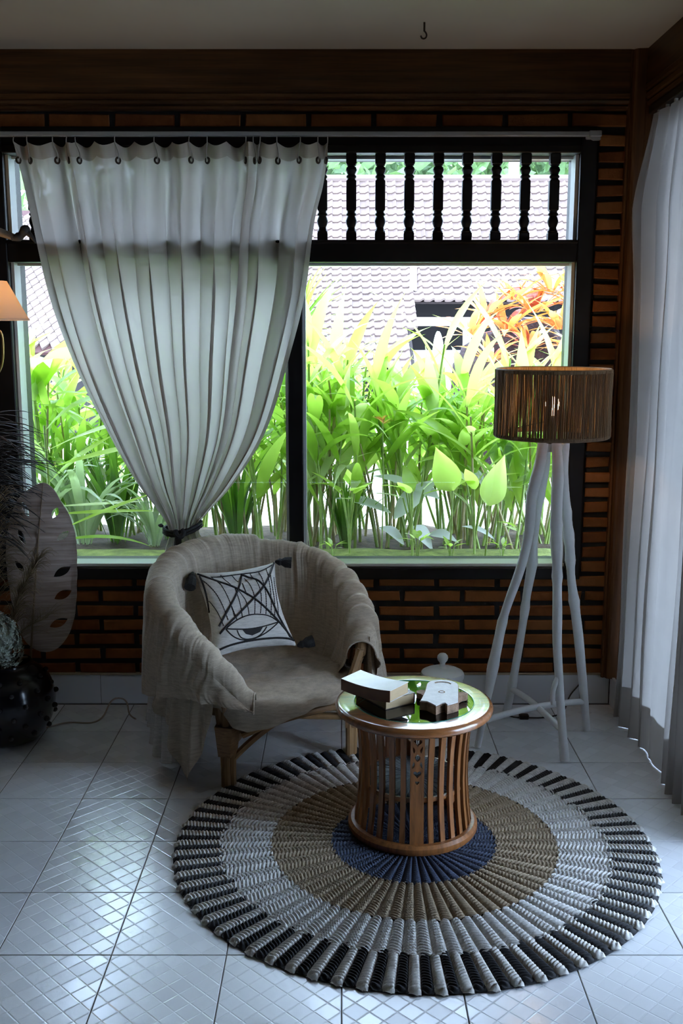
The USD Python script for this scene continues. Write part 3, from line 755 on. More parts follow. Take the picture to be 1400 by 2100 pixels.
# front legs: three poles bound by a wrapped panel
def front_leg(al, out, lab):
    b_ = pc(al, .338, 0)
    tdir = np.array([-math.sin(math.radians(al)), math.cos(math.radians(al)), 0])
    rdir = np.array([math.cos(math.radians(al)), math.sin(math.radians(al)), 0])
    z0 = RZ if al == -10 else .0005
    top = float(fH(al)) - .06
    lp = pole([b_ - tdir * .012 + [0, 0, z0], b_ - tdir * .017 + [0, 0, .15], pc(al, .345, .30) - tdir * .030, pc(al, .37, top) - tdir * .022], .0155, 'leg', label=lab)
    part('leg_pole', tube(spline([b_ + tdir * .014 + [0, 0, z0], b_ + tdir * .017 + [0, 0, .15], pc(al, .345, .30) + tdir * .030, pc(al, .37, top) + tdir * .022], 24), .0155, 9), K['rattan'], lp)
    part('leg_pole', tube(spline([b_ + rdir * .012 + [0, 0, z0 + .001], b_ + rdir * .016 + [0, 0, .15], pc(al, .358, .30), pc(al, .37, top)], 24), .0145, 9), K['rattan'], lp)
    pts = []
    for z, hw in ((.125, .030), (.17, .036), (.235, .044)):
        c = pc(al, .340 + .03 * z, z)
        for s in (-1, 1):
            for q in (-.019, .030):
                pts.append(c + tdir * s * (hw if q < 0 else hw * .75) + rdir * q)
    part('leg_binding', hullp(pts), K['rattan_wrap'], lp, smooth=False)
front_leg(252.6, 1, None)
front_leg(-10, 1, None)
for al, r_ in ((172.7, .295), (79.3, .320)):
    pole([pc(al, r_, .0005), pc(al, r_ + .01, .14), pc(al, .332, .275), pc(al, .345, .36)], .0165, 'leg')
    pole([pc(al + 6, r_, .0005), pc(al + 6, r_ + .01, .14), pc(al + 6, .332, .275)], .0150, 'leg_support')
pole([pc(172.7, .300, .165), pc(79.3, .3, .165) * .15 + pc(252.6, .33, .165) * .25 + pc(172.7, .3, .165) * .2 + pc(-10, .33, .165) * .4, pc(-10, .335, .160)], .0135, 'stretcher')
pole([pc(79.3, .315, .150), pc(252.6, .33, .145)], .0135, 'stretcher')
pole([pc(252.6, .345, .105) + [.015, 0, 0], pc(272, .30, .19), pc(292, .325, .270)], .0125, 'brace')
pole([pc(-10, .345, .175), pc(-26, .325, .225), pc(-48, .335, .270)], .0125, 'brace')
pole([pc(262, .34, .20), pc(285, .352, .258), pc(301, .357, .272), pc(320, .352, .262), pc(345, .34, .20)], .0125, 'front_arch')
pole([pc(-14, .352, .285), pc(-13, .362, .35), pc(-11, .378, .43)], .014, 'arm_post')
pole([pc(-22, .345, .285), pc(-19, .360, .35), pc(-14, .380, .43)], .014, 'arm_post')

# ------------------------------------------------------------------ linen throw
th_ = thing('linen_throw', 'beige linen throw blanket draped over the rattan armchair', 'blanket', (CC[0], CC[1], .04))
HEMA = np.array([-14, -6, 0, 10, 30, 60, 120, 160, 180, 200, 215, 225, 240, 253, 262, 268, 272])
HEMZ = np.array([.385, .345, .29, .285, .33, .36, .36, .33, .29, .295, .31, .335, .345, .352, .345, .335, .325])
fHem = PchipInterpolator(HEMA, HEMZ)
al = np.arange(-9, 270.01, .45)
ns_ = 64
def fold1(a):     # folds crossing the rim, strongest on the right arm and near the left end
    v = np.zeros_like(a)
    for c, w_, h_ in ((4, 3.0, .014), (12, 3.2, .016), (21, 4.0, .015), (31, 3.2, .013), (41, 4, .009), (52, 5, .006), (66, 4, .004), (152, 2.6, .013), (160, 3, .010), (171, 4, .005), (196, 8, .008), (224, 7, .009), (243, 5, .010), (256, 4, .010)):
        v += h_ * np.exp(-((a - c) / w_) ** 2)
    return v
layer = .013 / (1 + np.exp(-(al - 96.3) / .35)) * (1 - 1 / (1 + np.exp(-(al - 151) / 1.5)))
P = []
for i, a in enumerate(al):
    H, hem = float(fH(a)), float(fHem(a))
    ri = .052
    rc = .378
    inn = np.clip((a - 250) / 18, 0, 1)
    pts, s1 = [], []
    # inner wall up from the seat
    for q in np.linspace(0, 1, 20):
        z = .325 + (H - ri - .325) * q
        rr = .285 + (rc - ri - .285) * (q ** .6)
        pts.append((rr, z)); s1.append(q * .35)
    for q in np.linspace(0, np.pi, 16)[1:-1]:
        pts.append((rc - ri * math.cos(q), H - ri + ri * math.sin(q))); s1.append(.35 + .2 * q / np.pi)
    for q in np.linspace(0, 1, 28):
        z = H - ri + (hem - H + ri) * q
        pts.append((rc + ri + .010 * q + .012 * math.sin(q * 2.2), z)); s1.append(.55 + .45 * q)
    P.append(np.c_[np.array(pts), np.array(s1)])
P = np.array(P)                      # (angles, profile, 3)
A2 = np.broadcast_to(al[:, None], P.shape[:2])
S2 = P[..., 2]
rimw = np.exp(-((S2 - .45) / .16) ** 2)
shift = A2 + 9 * (S2 - .45) * np.sin(np.radians(A2 * 1.0 + 40)) + 3 * np.sin(S2 * 9)
f1 = fold1(shift) * (.35 + .85 * rimw)
nz = meshkit.noise(np.stack([shift * .34, S2 * 5.0, np.zeros_like(S2)], -1), 3) - .5
nz2 = meshkit.noise(np.stack([shift * 1.1, S2 * 7.0, np.ones_like(S2)], -1), 5) - .5
amp = np.where((A2 < 75) | (A2 > 215), 1.0, .65)
disp = f1 + amp * (.010 * nz + .003 * nz2) + layer[:, None]
hang = np.clip((S2 - .60) / .4, 0, 1)
disp += hang * (.014 * np.sin(np.radians(A2) * 13 + 1.5 * np.sin(np.radians(A2) * 5)) + .006 * np.sin(np.radians(A2) * 31))
tang = np.gradient(P[..., :2], axis=1)
tang /= np.linalg.norm(tang, axis=-1, keepdims=True) + 1e-9
nrm = np.stack([-tang[..., 1], tang[..., 0]], -1)
RZp = P[..., :2] + nrm * disp[..., None]
ar = np.radians(A2)
main = np.stack([CC[0] + RZp[..., 0] * np.cos(ar), CC[1] + RZp[..., 0] * np.sin(ar), RZp[..., 1]], -1)
part('main_drape', gridm(main), K['linen'], th_, smooth=True)
# doubled rolled edge on the right arm end and the left front corner
edge = main[0, 14:, :]
part('rolled_edge', tube(edge[::1], .0045, 6), K['linen'], th_, smooth=True)
edge = main[-1, 8:, :]
part('rolled_edge', tube(edge[::1], .004, 6), K['linen'], th_, smooth=True)
# seat cover, hanging over the front rail
ang = np.radians(np.linspace(0, 360, 181))
hf = np.interp(np.degrees(ang), [0, 250, 258, 266, 276, 286, 300, 318, 335, 345, 352, 360], [.31, .31, .25, .232, .240, .262, .292, .298, .296, .292, .30, .31])
rows = []
for r, q in [(r, 0) for r in np.linspace(.002, .335, 24)] + [(.352, .15), (.360, .35), (.364, .6), (.366, .8), (.367, 1.0)]:
    front = np.clip(np.cos(ang - math.radians(305)) * 2.2 - .55, 0, 1)
    rr = np.where(front > 0, r + (.012 * front if r > .33 else 0), np.minimum(r, .325))
    zt = .338 - .016 * np.exp(-(r / .16) ** 2) - .012 * (r / .335) ** 4
    z = zt + (hf - .326) * q * (front > .02)
    n_ = meshkit.noise(np.stack([np.cos(ang) * rr * 14, np.sin(ang) * rr * 14, 0 * ang + 2], -1), 9) - .5
    n2 = .004 * np.sin(np.cos(ang + .5) * rr * 60 + 4 * n_)
    z = z + .012 * n_ + n2 * .5
    rr = rr + q * .006 * np.sin(ang * 21)
    rows.append(np.stack([CC[0] + rr * np.cos(ang), CC[1] + rr * np.sin(ang), z], -1))
part('seat_cover', gridm(np.array(rows)), K['linen'], th_, smooth=True)
# fringed under layer and hanging corner on the left side
def drape(a0, a1, zt, zb, r0, flare, rip, nr, seed, mat, nm, n=120, m=26):
    a = np.linspace(a0, a1, n)
    R_ = []
    for q in np.linspace(0, 1, m):
        zb_ = zb(a) if callable(zb) else np.full(n, zb)
        z = zt + (zb_ - zt) * q
        r = r0 + flare * q + rip * (.25 + .75 * q) * np.sin(np.radians(a) * nr + seed + 1.2 * np.sin(np.radians(a) * 9 + q)) + .006 * np.sin(np.radians(a) * 57 + seed)
        R_.append(np.stack([CC[0] + r * np.cos(np.radians(a)), CC[1] + r * np.sin(np.radians(a)), z], -1))
    return part(nm, gridm(np.array(R_)), mat, th_, smooth=True)
drape(176, 222, .36, lambda a: np.interp(a, [176, 190, 200, 201.5, 212, 222], [.165, .150, .14, .10, .062, .066]), .408, .018, .016, 50, .4, K['linen_pale'], 'fringed_layer')
drape(212, 252, .40, lambda a: np.interp(a, [212, 226, 233, 238, 244, 252], [.27, .20, .06, .045, .15, .335]), .420, .022, .018, 24, 1.0, K['linen'], 'hanging_corner')
drape(-8, 24, .47, lambda a: np.interp(a, [-8, 4, 14, 24], [.285, .262, .27, .31]), .405, .014, .012, 34, 2.2, K['linen'], 'hanging_corner')

# ------------------------------------------------------------------ eye cushion
PO = np.array([-.372, 3.800, .548])
U = np.array([.935, .330, .050]); U /= np.linalg.norm(U)
V = np.array([-.30, .60, .74]); V -= U * (V @ U); V /= np.linalg.norm(V)
Nn = np.cross(U, V)
HU, HV = .165, .185
def pil(u, v, side=1, lift=0.0):
    u, v = np.asarray(u, float), np.asarray(v, float)
    x = HU * u * (1 - .15 * (1 - v ** 2) * np.abs(u) ** 1.5)
    y = HV * v * (1 - .13 * (1 - u ** 2) * np.abs(v) ** 1.5)
    t = .062 * np.clip(1 - u ** 4, 0, 1) ** .55 * np.clip(1 - v ** 4, 0, 1) ** .55 * (1 - .18 * (1 + v) / 2)
    wr = .0045 * (meshkit.noise(np.stack([u * 3.5, v * 3.5, 0 * u + side], -1), 4) - .5) * np.clip(t / .02, 0, 1)
    wr = wr - .010 * np.exp(-((v - .72 + .12 * np.cos(u * 3)) / .10) ** 2) * (1 - u ** 2) * (side > 0)
    return PO + x[..., None] * U + y[..., None] * V + (side * (t + wr) + lift)[..., None] * Nn
pw = thing('eye_cushion', 'white square cushion with black embroidered eye and corner tassels', 'cushion', tuple(PO))
g = np.linspace(-1, 1, 49)
uu, vv = np.meshgrid(g, g)
m1, m2 = gridm(pil(uu, vv, 1)), gridm(pil(uu, vv, -1))
m2.invert()
part('cushion_cover', cat_([m1, m2]), K['pillow'], pw, smooth=True)
def line(pts, wdt, nm='embroidery', n=26, dash=False):
    p = spline(pts, n) if len(pts) > 2 else np.linspace(pts[0], pts[1], n)
    q = pil(p[:, 0], p[:, 1], 1, 0.0)
    q = q + Nn * wdt * .12
    part(nm, tube(q, wdt * (1 + (.35 * np.cos(np.arange(n) * np.pi) if dash else 0)), 6), K['blackcord'], pw, smooth=True)
line([(-0.93, 0.93), (-0.549, 0.628), (-0.121, 0.339), (0.195, 0.067), (0.661, -0.502), (0.935, -0.911)], .0042)
line([(0.967, 0.964), (0.836, 0.714), (0.53, 0.329), (0.195, 0.067), (-0.258, -0.253), (-0.804, -0.594)], .0042)
line([(0.072, 0.758), (-0.122, 0.317), (-0.47, -0.102), (-0.802, -0.424)], .0042)
line([(0.064, 0.739), (0.398, 0.501), (0.53, 0.329), (0.731, -0.392), (0.873, -0.862)], .0042)
line([(-0.913, 0.857), (-0.936, 0.505), (-0.984, -0.007)], .0042)
line([(-0.869, -0.909), (0.018, -0.903), (0.969, -0.904)], .0042)
line([(-0.663, 0.79), (-0.298, 0.759), (0.059, 0.76), (0.533, 0.767), (0.91, 0.911)], .0024)
line([(-0.627, -0.527), (-0.176, -0.338), (0.245, -0.324), (0.51, -0.416), (0.663, -0.539)], .0024)
line([(-0.627, -0.527), (-0.235, -0.624), (0.248, -0.628), (0.66, -0.546)], .0024)
line([(-0.632, -0.538), (-0.469, -0.752), (-0.216, -0.874), (0.242, -0.802), (0.657, -0.555)], .0024)
line([(-0.369, -0.621), (-0.305, -0.794), (-0.061, -0.871), (0.184, -0.792), (0.334, -0.643)], .0024)
line([(-0.899, 0.721), (-0.669, 0.247), (-0.535, -0.35)], .0017, dash=True, n=40)
line([(-0.925, 0.209), (-0.788, -0.073), (-0.679, -0.445)], .0017, dash=True, n=40)
line([(-0.512, 0.559), (-0.407, 0.139), (-0.359, -0.284)], .0017, dash=True, n=40)
line([(-0.659, 0.8), (-0.513, 0.527)], .0017, dash=True, n=40)
line([(-0.425, 0.808), (-0.262, 0.469)], .0017, dash=True, n=40)
line([(-0.182, 0.774), (-0.061, 0.546)], .0017, dash=True, n=40)
line([(-0.188, 0.414), (-0.157, -0.014), (-0.176, -0.338)], .0017, dash=True, n=40)
line([(-0.374, -0.048), (-0.315, -0.387)], .0017, dash=True, n=40)
line([(-0.113, 0.294), (-0.004, 0.008), (-0.015, -0.305)], .0017, dash=True, n=40)
line([(0.019, 0.47), (0.058, 0.156)], .0017, dash=True, n=40)
line([(0.113, 0.627), (0.219, 0.199), (0.119, -0.304)], .0017, dash=True, n=40)
line([(0.268, 0.731), (0.405, 0.304), (0.26, -0.303)], .0017, dash=True, n=40)
line([(0.499, 0.751), (0.536, 0.195), (0.39, -0.336)], .0017, dash=True, n=40)
line([(0.719, 0.813), (0.669, 0.085), (0.509, -0.38)], .0017, dash=True, n=40)
line([(0.792, 0.636), (0.732, -0.062), (0.592, -0.442)], .0017, dash=True, n=40)
line([(0.904, 0.556), (0.815, -0.122), (0.723, -0.415)], .0017, dash=True, n=40)
_pp = np.array([(-0.252, -0.629), (-0.003, -0.647), (0.24, -0.647), (0.155, -0.749), (-0.035, -0.804), (-0.18, -0.748)])
_pc = _pp.mean(0)
_pr = np.vstack([_pc + (_pp - _pc) * q for q in (0.0, .5, 1.0)]).reshape(3, -1, 2)
part('pupil', gridm(pil(_pr[..., 0], _pr[..., 1], 1) + Nn * .0012, wrap=True), K['blackcord'], pw, smooth=True)
for (u, v, d, L) in ((-1, 1, (-.30, -1.0), .076), (1, 1, (.95, -.35), .066), (1, -1, (1.0, .12), .066), (-1, -1, (-1, -.3), .06)):
    c = pil(u, v)
    e = U * d[0] + V * d[1] * .8 + Nn * .15
    e /= np.linalg.norm(e)
    part('tassel', tube([c, c + e * .008, c + e * .018, c + e * .026, c + e * .04, c + e * L], [.004, .009, .015, .013, .021, .023], 9), K['tassel'], pw)

# ------------------------------------------------------------------ branch legged floor lamp
LC = np.array([.790, 3.850])
fl = thing('branch_floor_lamp', 'floor lamp on white branch legs with a brown string drum shade', 'floor lamp', (LC[0], LC[1], 0))
def branch(pts, r0, r1, seed, nm='leg'):
    p = spline(pts, 44)
    t = np.linspace(0, 1, 44)
    q = np.stack([p * 9, ], 0)[0]
    n_ = meshkit.noise(np.c_[t * 9, np.full(44, seed), np.zeros(44)], seed) - .5
    r = r0 + (r1 - r0) * t + .005 * n_
    for kq in rng.uniform(.1, .95, 4):
        r += .004 * np.exp(-((t - kq) / .018) ** 2)
    p = p + .004 * np.stack([n_, -n_, 0 * n_], 1)
    return part(nm, tube(p, r, 12), K['branch'], fl, smooth=True)
branch([[.755, 3.822, 1.183], [.744, 3.815, 1.108], [.718, 3.809, .998], [.711, 3.802, .869], [.698, 3.796, .775], [.641, 3.786, .588], [.589, 3.774, .378], [.563, 3.765, .205], [.530, 3.754, .006]], .0215, .0150, 1)
branch([[.778, 3.885, 1.183], [.778, 3.9, 1.078], [.762, 3.929, .921], [.760, 3.957, .76], [.748, 3.986, .594], [.737, 4.015, .423], [.719, 4.043, .248], [.704, 4.065, .114], [.688, 4.083, .006]], .0190, .0160, 2)
l3 = branch([[.806, 3.82, 1.183], [.808, 3.804, 1.091], [.803, 3.78, .947], [.808, 3.751, .767], [.81, 3.725, .604], [.809, 3.704, .477], [.817, 3.681, .332], [.825, 3.66, .205], [.838, 3.627, .006]], .0205, .0165, 3)
branch([[.840, 3.87, 1.183], [.843, 3.874, 1.1], [.863, 3.882, .929], [.889, 3.891, .735], [.903, 3.897, .617], [.931, 3.905, .436], [.952, 3.911, .293], [.973, 3.918, .148], [.993, 3.924, .006]], .0205, .0150, 4)
part('twig_stub', tube(spline([[.815, 3.678, .320], [.800, 3.668, .290], [.793, 3.664, .255], [.795, 3.660, .215]], 16), np.linspace(.011, .009, 16), 9), K['branch'], l3, smooth=True)
part('stretcher', tube(spline([[.560, 3.766, .112], [.66, 3.80, .128], [.77, 3.845, .135], [.88, 3.885, .135], [.975, 3.917, .130]], 26), .0125, 10), K['branch'], fl, smooth=True)
part('stretcher', tube(spline([[.706, 4.060, .130], [.745, 3.95, .135], [.785, 3.82, .128], [.826, 3.655, .120]], 26), .0125, 10), K['branch'], fl, smooth=True)
part('leg_hub', hullp([(.765, 3.83, 1.178), (.835, 3.83, 1.178), (.765, 3.885, 1.178), (.835, 3.885, 1.178), (.772, 3.835, 1.148), (.828, 3.835, 1.148), (.772, 3.88, 1.148), (.828, 3.88, 1.148)]), K['branch'], fl, smooth=False)
la = (LC[0], LC[1], 0)
part('socket', lathe([(0, 1.178), (.017, 1.178), (.017, 1.24), (.021, 1.245), (.021, 1.285), (0, 1.285)], 20, la), K['plastic'], fl)
part('bulb', lathe([(0, 1.285), (.012, 1.286), (.016, 1.296), (.024, 1.312), (.027, 1.326), (.024, 1.342), (.013, 1.352), (0, 1.354)], 20, la), K['bulb'], fl)
sh_ = part('lamp_shade', lathe([(.2070, 1.206), (.2105, 1.203), (.2145, 1.206), (.2145, 1.216), (.2105, 1.219), (.2070, 1.216), (.2070, 1.206)], 72, la), K['string'][1], fl, smooth=40)
part('shade_hoop', lathe([(.2070, 1.446), (.2105, 1.443), (.2145, 1.446), (.2145, 1.457), (.2105, 1.460), (.2070, 1.457), (.2070, 1.446)], 72, la), K['string'][0], sh_, smooth=40)
st = [[], []]
for k in range(600):
    a = 2 * np.pi * k / 600 + rng.uniform(-.006, .006)
    da = rng.normal(0, .012)
    r = .2075 + .0030 * (k % 3) + rng.uniform(-.0008, .0008)
    zz = np.linspace(1.209, 1.455, 6)
    st[k % 2].append(tube([(LC[0] + (r + .001 * math.sin(3 * z * 9)) * math.cos(a + da * q), LC[1] + r * math.sin(a + da * q), z) for q, z in zip(np.linspace(-.5, .5, 6), zz)], .00165 + rng.uniform(-.0003, .0004), 4))
part('shade_strings', cat_(st[0]), K['string'][0], sh_, smooth=True, kind='stuff')
part('shade_strings', cat_(st[1]), K['string'][1], sh_, smooth=True, kind='stuff')
for q in range(3):
    a = q * 2 * np.pi / 3 + .4
    part('shade_spoke', tube([(LC[0] + .018 * math.cos(a), LC[1] + .018 * math.sin(a), 1.262), (LC[0] + .21 * math.cos(a), LC[1] + .21 * math.sin(a), 1.212)], .002, 6), K['plastic'], sh_)
cb = thing('lamp_cable', 'black lamp cable with foot switch on the tiles beneath the branch legs', 'cable', (.78, 4.06, 0))
part('cord', tube(spline([(.690, 4.10, .006), (.72, 4.068, .0045), (.743, 4.058, .006)], 12), .0032, 7), K['plastic'], cb)
part('cord', tube(spline([(.779, 4.057, .006), (.83, 4.060, .0045), (.90, 4.085, .0045), (.955, 4.16, .006), (.99, 4.215, .05), (1.03, 4.222, .10), (1.035, 4.226, .22), (1.037, 4.222, .30)], 50), .0032, 7), K['plastic'], cb)
part('switch', box(.741, .781, 4.045, 4.070, .0005, .021, .004), K['plastic'], cb, smooth=False)

# small hook in the ceiling
hk = thing('ceiling_hook', 'small dark screw hook in the plaster ceiling', 'hook', (.292, 3.86, ZC))
part('screw', tube([(.292, 3.86, ZC), (.292, 3.86, ZC - .030)], .0035, 8), K['eyelet'], hk)
part('bend', tube(spline([(.292, 3.86, ZC - .028), (.300, 3.86, ZC - .040), (.296, 3.86, ZC - .052), (.284, 3.86, ZC - .052), (.280, 3.86, ZC - .044)], 14), .003, 7), K['eyelet'], hk)

# cord with an orange float behind the chair
co = thing('beaded_cord', 'thin black cord with an orange bead lying along the skirting behind the chair', 'cord', (-.05, 4.21, .06))
cpts = spline([(-.235, 4.222, .005), (-.20, 4.223, .055), (-.16, 4.222, .068), (-.09, 4.222, .060), (0.0, 4.222, .066), (.06, 4.222, .064), (.10, 4.218, .02), (.12, 4.215, .004)], 40)
part('cord', tube(cpts, .0018, 6), K['plastic'], co)
part('orange_bead', lathe([(0, -.020), (.006, -.018), (.010, -.008), (.010, .008), (.006, .018), (0, .020)], 16), pm('orange_bead', (.75, .10, .03), .4), co, world=False)
bead = stage.GetPrimAtPath(co + '/orange_bead')
xb = UsdGeom.Xformable(bead); xb.AddTranslateOp().Set(Gf.Vec3d(-.060, .012, .008)); xb.AddRotateYOp().Set(90.0)
part('black_bead', box(-.062, -.030, 4.214, 4.230, .056, .072, .004), K['plastic'], co, smooth=False)
kc = thing('floor_cord', 'thin beige cord lying on the floor tiles beside the black vase', 'cord', (-1.02, 4.05, 0))
part('cord', tube(spline([(-1.25, 3.93, .004), (-1.186, 3.969, .004), (-1.128, 4.008, .004), (-1.036, 4.005, .004), (-.995, 4.09, .010), (-.960, 4.195, .040), (-.945, 4.20, .036), (-.90, 4.12, .006), (-.857, 4.048, .004)], 60), .0034, 7), pm('beige_cord', (.33, .26, .20), .6), kc)

# ------------------------------------------------------------------ left corner: studded vase with dried plants, warm lamp
K['vase'] = pm('vase_glaze', (0.006, 0.0065, 0.010), 0.16, spec=0.6)
K['dryleaf'] = MAT('dried_leaf', {'g': ('geometry', {}), 'mp': ('mapping', {'rotation': (0, .15, 0), 'scale': (1.5, 1, 26)}), 'nz': ('noise_texture', {'scale': 5.0, 'detail': 4.0, 'distortion': .4}),
     'r': ('rgb_ramp', {'ramp': [(.32, (.32, .245, .205)), (.68, (.54, .44, .39))]}), 'b': ('bump', {'strength': .5, 'distance': .004}), 'd': ('principled_bsdf', {'roughness': .75}), 't': ('translucent_bsdf', {'color': (.40, .26, .17)}), 'm': ('mix_closure', {'fac': .18})},
     [('g.position', 'mp.vector'), ('mp.vector', 'nz.vector'), ('nz.fac', 'r.fac'), ('r.color', 'd.base_color'), ('nz.fac', 'b.height'), ('b.normal', 'd.normal'), ('d.BSDF', 'm.closure1'), ('t.BSDF', 'm.closure2')], 'm.closure')
K['leafrib'] = pm('dried_leaf_rib', (.20, .13, .07), .6)
K['plume'] = pm('plume_brown', (.21, .15, .08), .8, var=.3, scale=30)
K['plumedark'] = pm('plume_dark', (.020, .018, .018), .7)
K['hyd'] = pm('hydrangea_petal', (.26, .29, .24), .85, var=.3, scale=70)
vx, vy = -1.325, 3.86
vs = thing('studded_vase', 'round glossy black vase covered in small studs on the floor', 'vase', (vx, vy, 0))
vp = [(0, .002), (.105, .002), (.125, .012), (.152, .045), (.178, .10), (.188, .16), (.180, .215), (.158, .262), (.125, .292), (.105, .305), (.103, .318), (.097, .318), (.094, .300), (.09, .27), (.0, .25)]
vpp = spline([p for p in vp[2:10]], 30)
part('body', lathe([vp[0], vp[1]] + [tuple(p) for p in vpp] + vp[10:], 64, (vx, vy, 0)), K['vase'], vs, smooth=60)
for r_ in range(6):
    zc = .055 + .043 * r_
    k_ = int(np.argmin(np.abs(vpp[:, 1] - zc)))
    rad_ = vpp[k_, 0]
    tgt = vpp[min(k_ + 1, 29)] - vpp[max(k_ - 1, 0)]
    nn = np.array([tgt[1], -tgt[0]]); nn /= np.linalg.norm(nn)
    for q in range(11):
        a = 2 * np.pi * (q + .5 * (r_ % 2)) / 11 + rng.uniform(-.05, .05)
        if math.sin(a) > .55:
            continue
        c = np.array([vx + rad_ * math.cos(a), vy + rad_ * math.sin(a), vpp[k_, 1]])
        s_ = trimesh.creation.icosphere(2, .0105)
        s_.apply_translation(c + .003 * np.array([nn[0] * math.cos(a), nn[0] * math.sin(a), nn[1]]))
        part('stud', s_, K['vase'], vs, smooth=True)

# big dried leaf with slits
dl = thing('dried_monstera_leaf', 'large dried beige leaf with slit holes standing in the black vase', 'dried leaf', (-1.28, 3.88, .27))
lo = spline([(-1.140, 1.024), (-1.085, .960), (-1.045, .865), (-1.036, .74), (-1.046, .60), (-1.063, .48), (-1.100, .385), (-1.165, .330), (-1.215, .335), (-1.270, .40), (-1.302, .55), (-1.312, .72), (-1.290, .86), (-1.240, .965), (-1.185, 1.008)], 90, closed=True)
lp_ = sg.Polygon(lo)
def slit(cx, cz, L, w_, ang):
    t = np.linspace(-1, 1, 11)
    a = np.r_[np.c_[L * t, w_ * (1 - t ** 2)], np.c_[L * t[::-1], -w_ * (1 - t[::-1] ** 2)]]
    c, s = math.cos(ang), math.sin(ang)
    return sg.Polygon(np.c_[cx + a[:, 0] * c - a[:, 1] * s, cz + a[:, 0] * s + a[:, 1] * c]).buffer(0)
holes = [(-1.095, .667, .040, .016, .55), (-1.100, .570, .037, .017, .45), (-1.125, .452, .038, .017, .42), (-1.105, .905, .024, .012, 1.1), (-1.082, .812, .030, .012, .62), (-1.218, .918, .034, .010, -1.2), (-1.240, .81, .034, .011, -1.15), (-1.258, .69, .028, .012, -1.0)]
for h_ in holes:
    lp_ = lp_.difference(slit(*h_))
tri = prism(lp_, 0, .0018).subdivide_to_size(.03)
v = tri.vertices
X, Z, D = v[:, 0], v[:, 1], v[:, 2]
ridge = -1.150 - .10 * np.clip((1.02 - Z) / .7, 0, 1)
Yc = 3.935 + .35 * (X - ridge) ** 2 * 3 - .05 * np.sin((Z - .33) * 2.2) + .004 * np.sin(Z * 75 + X * 9)
tri.vertices = np.c_[X, Yc + D, Z]
part('blade', tri, K['dryleaf'], dl, smooth=True)
zz = np.linspace(1.02, .30, 30)
part('midrib', tube(np.c_[-1.142 - .10 * np.clip((1.02 - zz) / .7, 0, 1.03), 3.930 - .05 * np.sin((zz - .33) * 2.2), zz], np.linspace(.0015, .005, 30), 7), K['leafrib'], dl)
part('stalk', tube(spline([(-1.245, 3.93, .31), (-1.268, 3.915, .315), (-1.285, 3.90, .30), (-1.29, 3.89, .275)], 12), .005, 7), K['leafrib'], dl)

# plumes
def plume(root, tip, n, L, spread, mat, nm, label, cat, seed, droop=.5, r=.0012, side=1):
    g_ = np.random.default_rng(seed)
    root, tip = np.array(root, float), np.array(tip, float)
    t_ = thing(nm, label, cat, tuple(root))
    mid = (root + tip) / 2 + np.array([-.03 * side, 0, .05])
    st_ = spline([root, mid, tip], 30)
    part('stalk', tube(st_, np.linspace(.0035, .0012, 30), 6), mat, t_)
    ms = []
    for k in range(n):
        u = g_.uniform(.35, 1.0)
        p0 = st_[int(u * 29)]
        az = g_.uniform(0, 2 * np.pi)
        d = (tip - root) / np.linalg.norm(tip - root)
        lat = np.array([math.cos(az), math.sin(az) * .6, .15])
        l_ = L * g_.uniform(.5, 1.1) * (1.15 - .5 * u)
        pts = []
        for q in np.linspace(0, 1, 7):
            pts.append(p0 + l_ * (d * q * (.8 - .3 * q) + lat * spread * q + np.array([0, 0, -droop * q ** 2])))
        ms.append(tube(pts, np.linspace(r, r * .35, 7), 3, caps=False))
    part('strands', cat_(ms), mat, t_, smooth=True, kind='stuff')
    return t_
plume((-1.335, 3.865, .27), (-1.30, 3.83, .98), 260, .40, .42, K['plume'], 'pampas_plume', 'tall brown pampas plume rising beside the dried leaf', 'dried grass', 3, .35, .0019)
plume((-1.30, 3.85, .27), (-1.13, 3.76, .76), 240, .30, .25, K['plume'], 'pampas_plume', 'brown pampas plume leaning across the front of the dried leaf', 'dried grass', 4, .30, .0017)
plume((-1.36, 3.88, .27), (-1.38, 3.88, 1.10), 260, .42, .45, K['plume'], 'pampas_plume', 'brown pampas plume at the left edge of the picture', 'dried grass', 8, .30, .0019)
plume((-1.31, 3.84, .27), (-1.12, 3.78, .52), 60, .34, .40, K['plume'], 'pampas_plume', 'sparse low grass plume arching past the lower right of the dried leaf', 'dried grass', 6, .25, .0008)
# dark drooping strands above
dg = thing('dark_grass', 'dark drooping grass fronds in front of the window edge above the dried leaf', 'dried grass', (-1.36, 3.87, .27))
g_ = np.random.default_rng(11)
for (rx, h_, reach) in ((-1.40, 1.30, .24), (-1.40, 1.18, .27), (-1.385, 1.20, .22), (-1.42, 1.27, .20)):
    stp = spline([(-1.355 + (rx + 1.4) * .3, 3.87, .27), (rx, 3.88, .8), (rx + .04, 3.87, h_)], 30)
    ms = []
    for k in range(64):
        u = g_.uniform(.58, 1.0)
        p0 = stp[int(u * 29)]
        l_ = reach * g_.uniform(.6, 1.2)
        az = g_.normal(-.1, .5) + (np.pi if g_.uniform() < .3 else 0)
        dr = g_.uniform(.25, .8)
        pts = [p0 + l_ * np.array([q * math.cos(az), q * math.sin(az) * .7, .45 * q - dr * q ** 2]) for q in np.linspace(0, 1, 8)]
        ms.append(tube(pts, np.array([.0018, .0022, .0022, .002, .0018, .0015, .001, .0005]) * 1.5, 3, caps=False))
    fr_ = part('stem', tube(stp, np.linspace(.004, .0015, 30), 6), K['plumedark'], dg)
    part('frond', cat_(ms), K['plumedark'], fr_, smooth=True, kind='stuff')
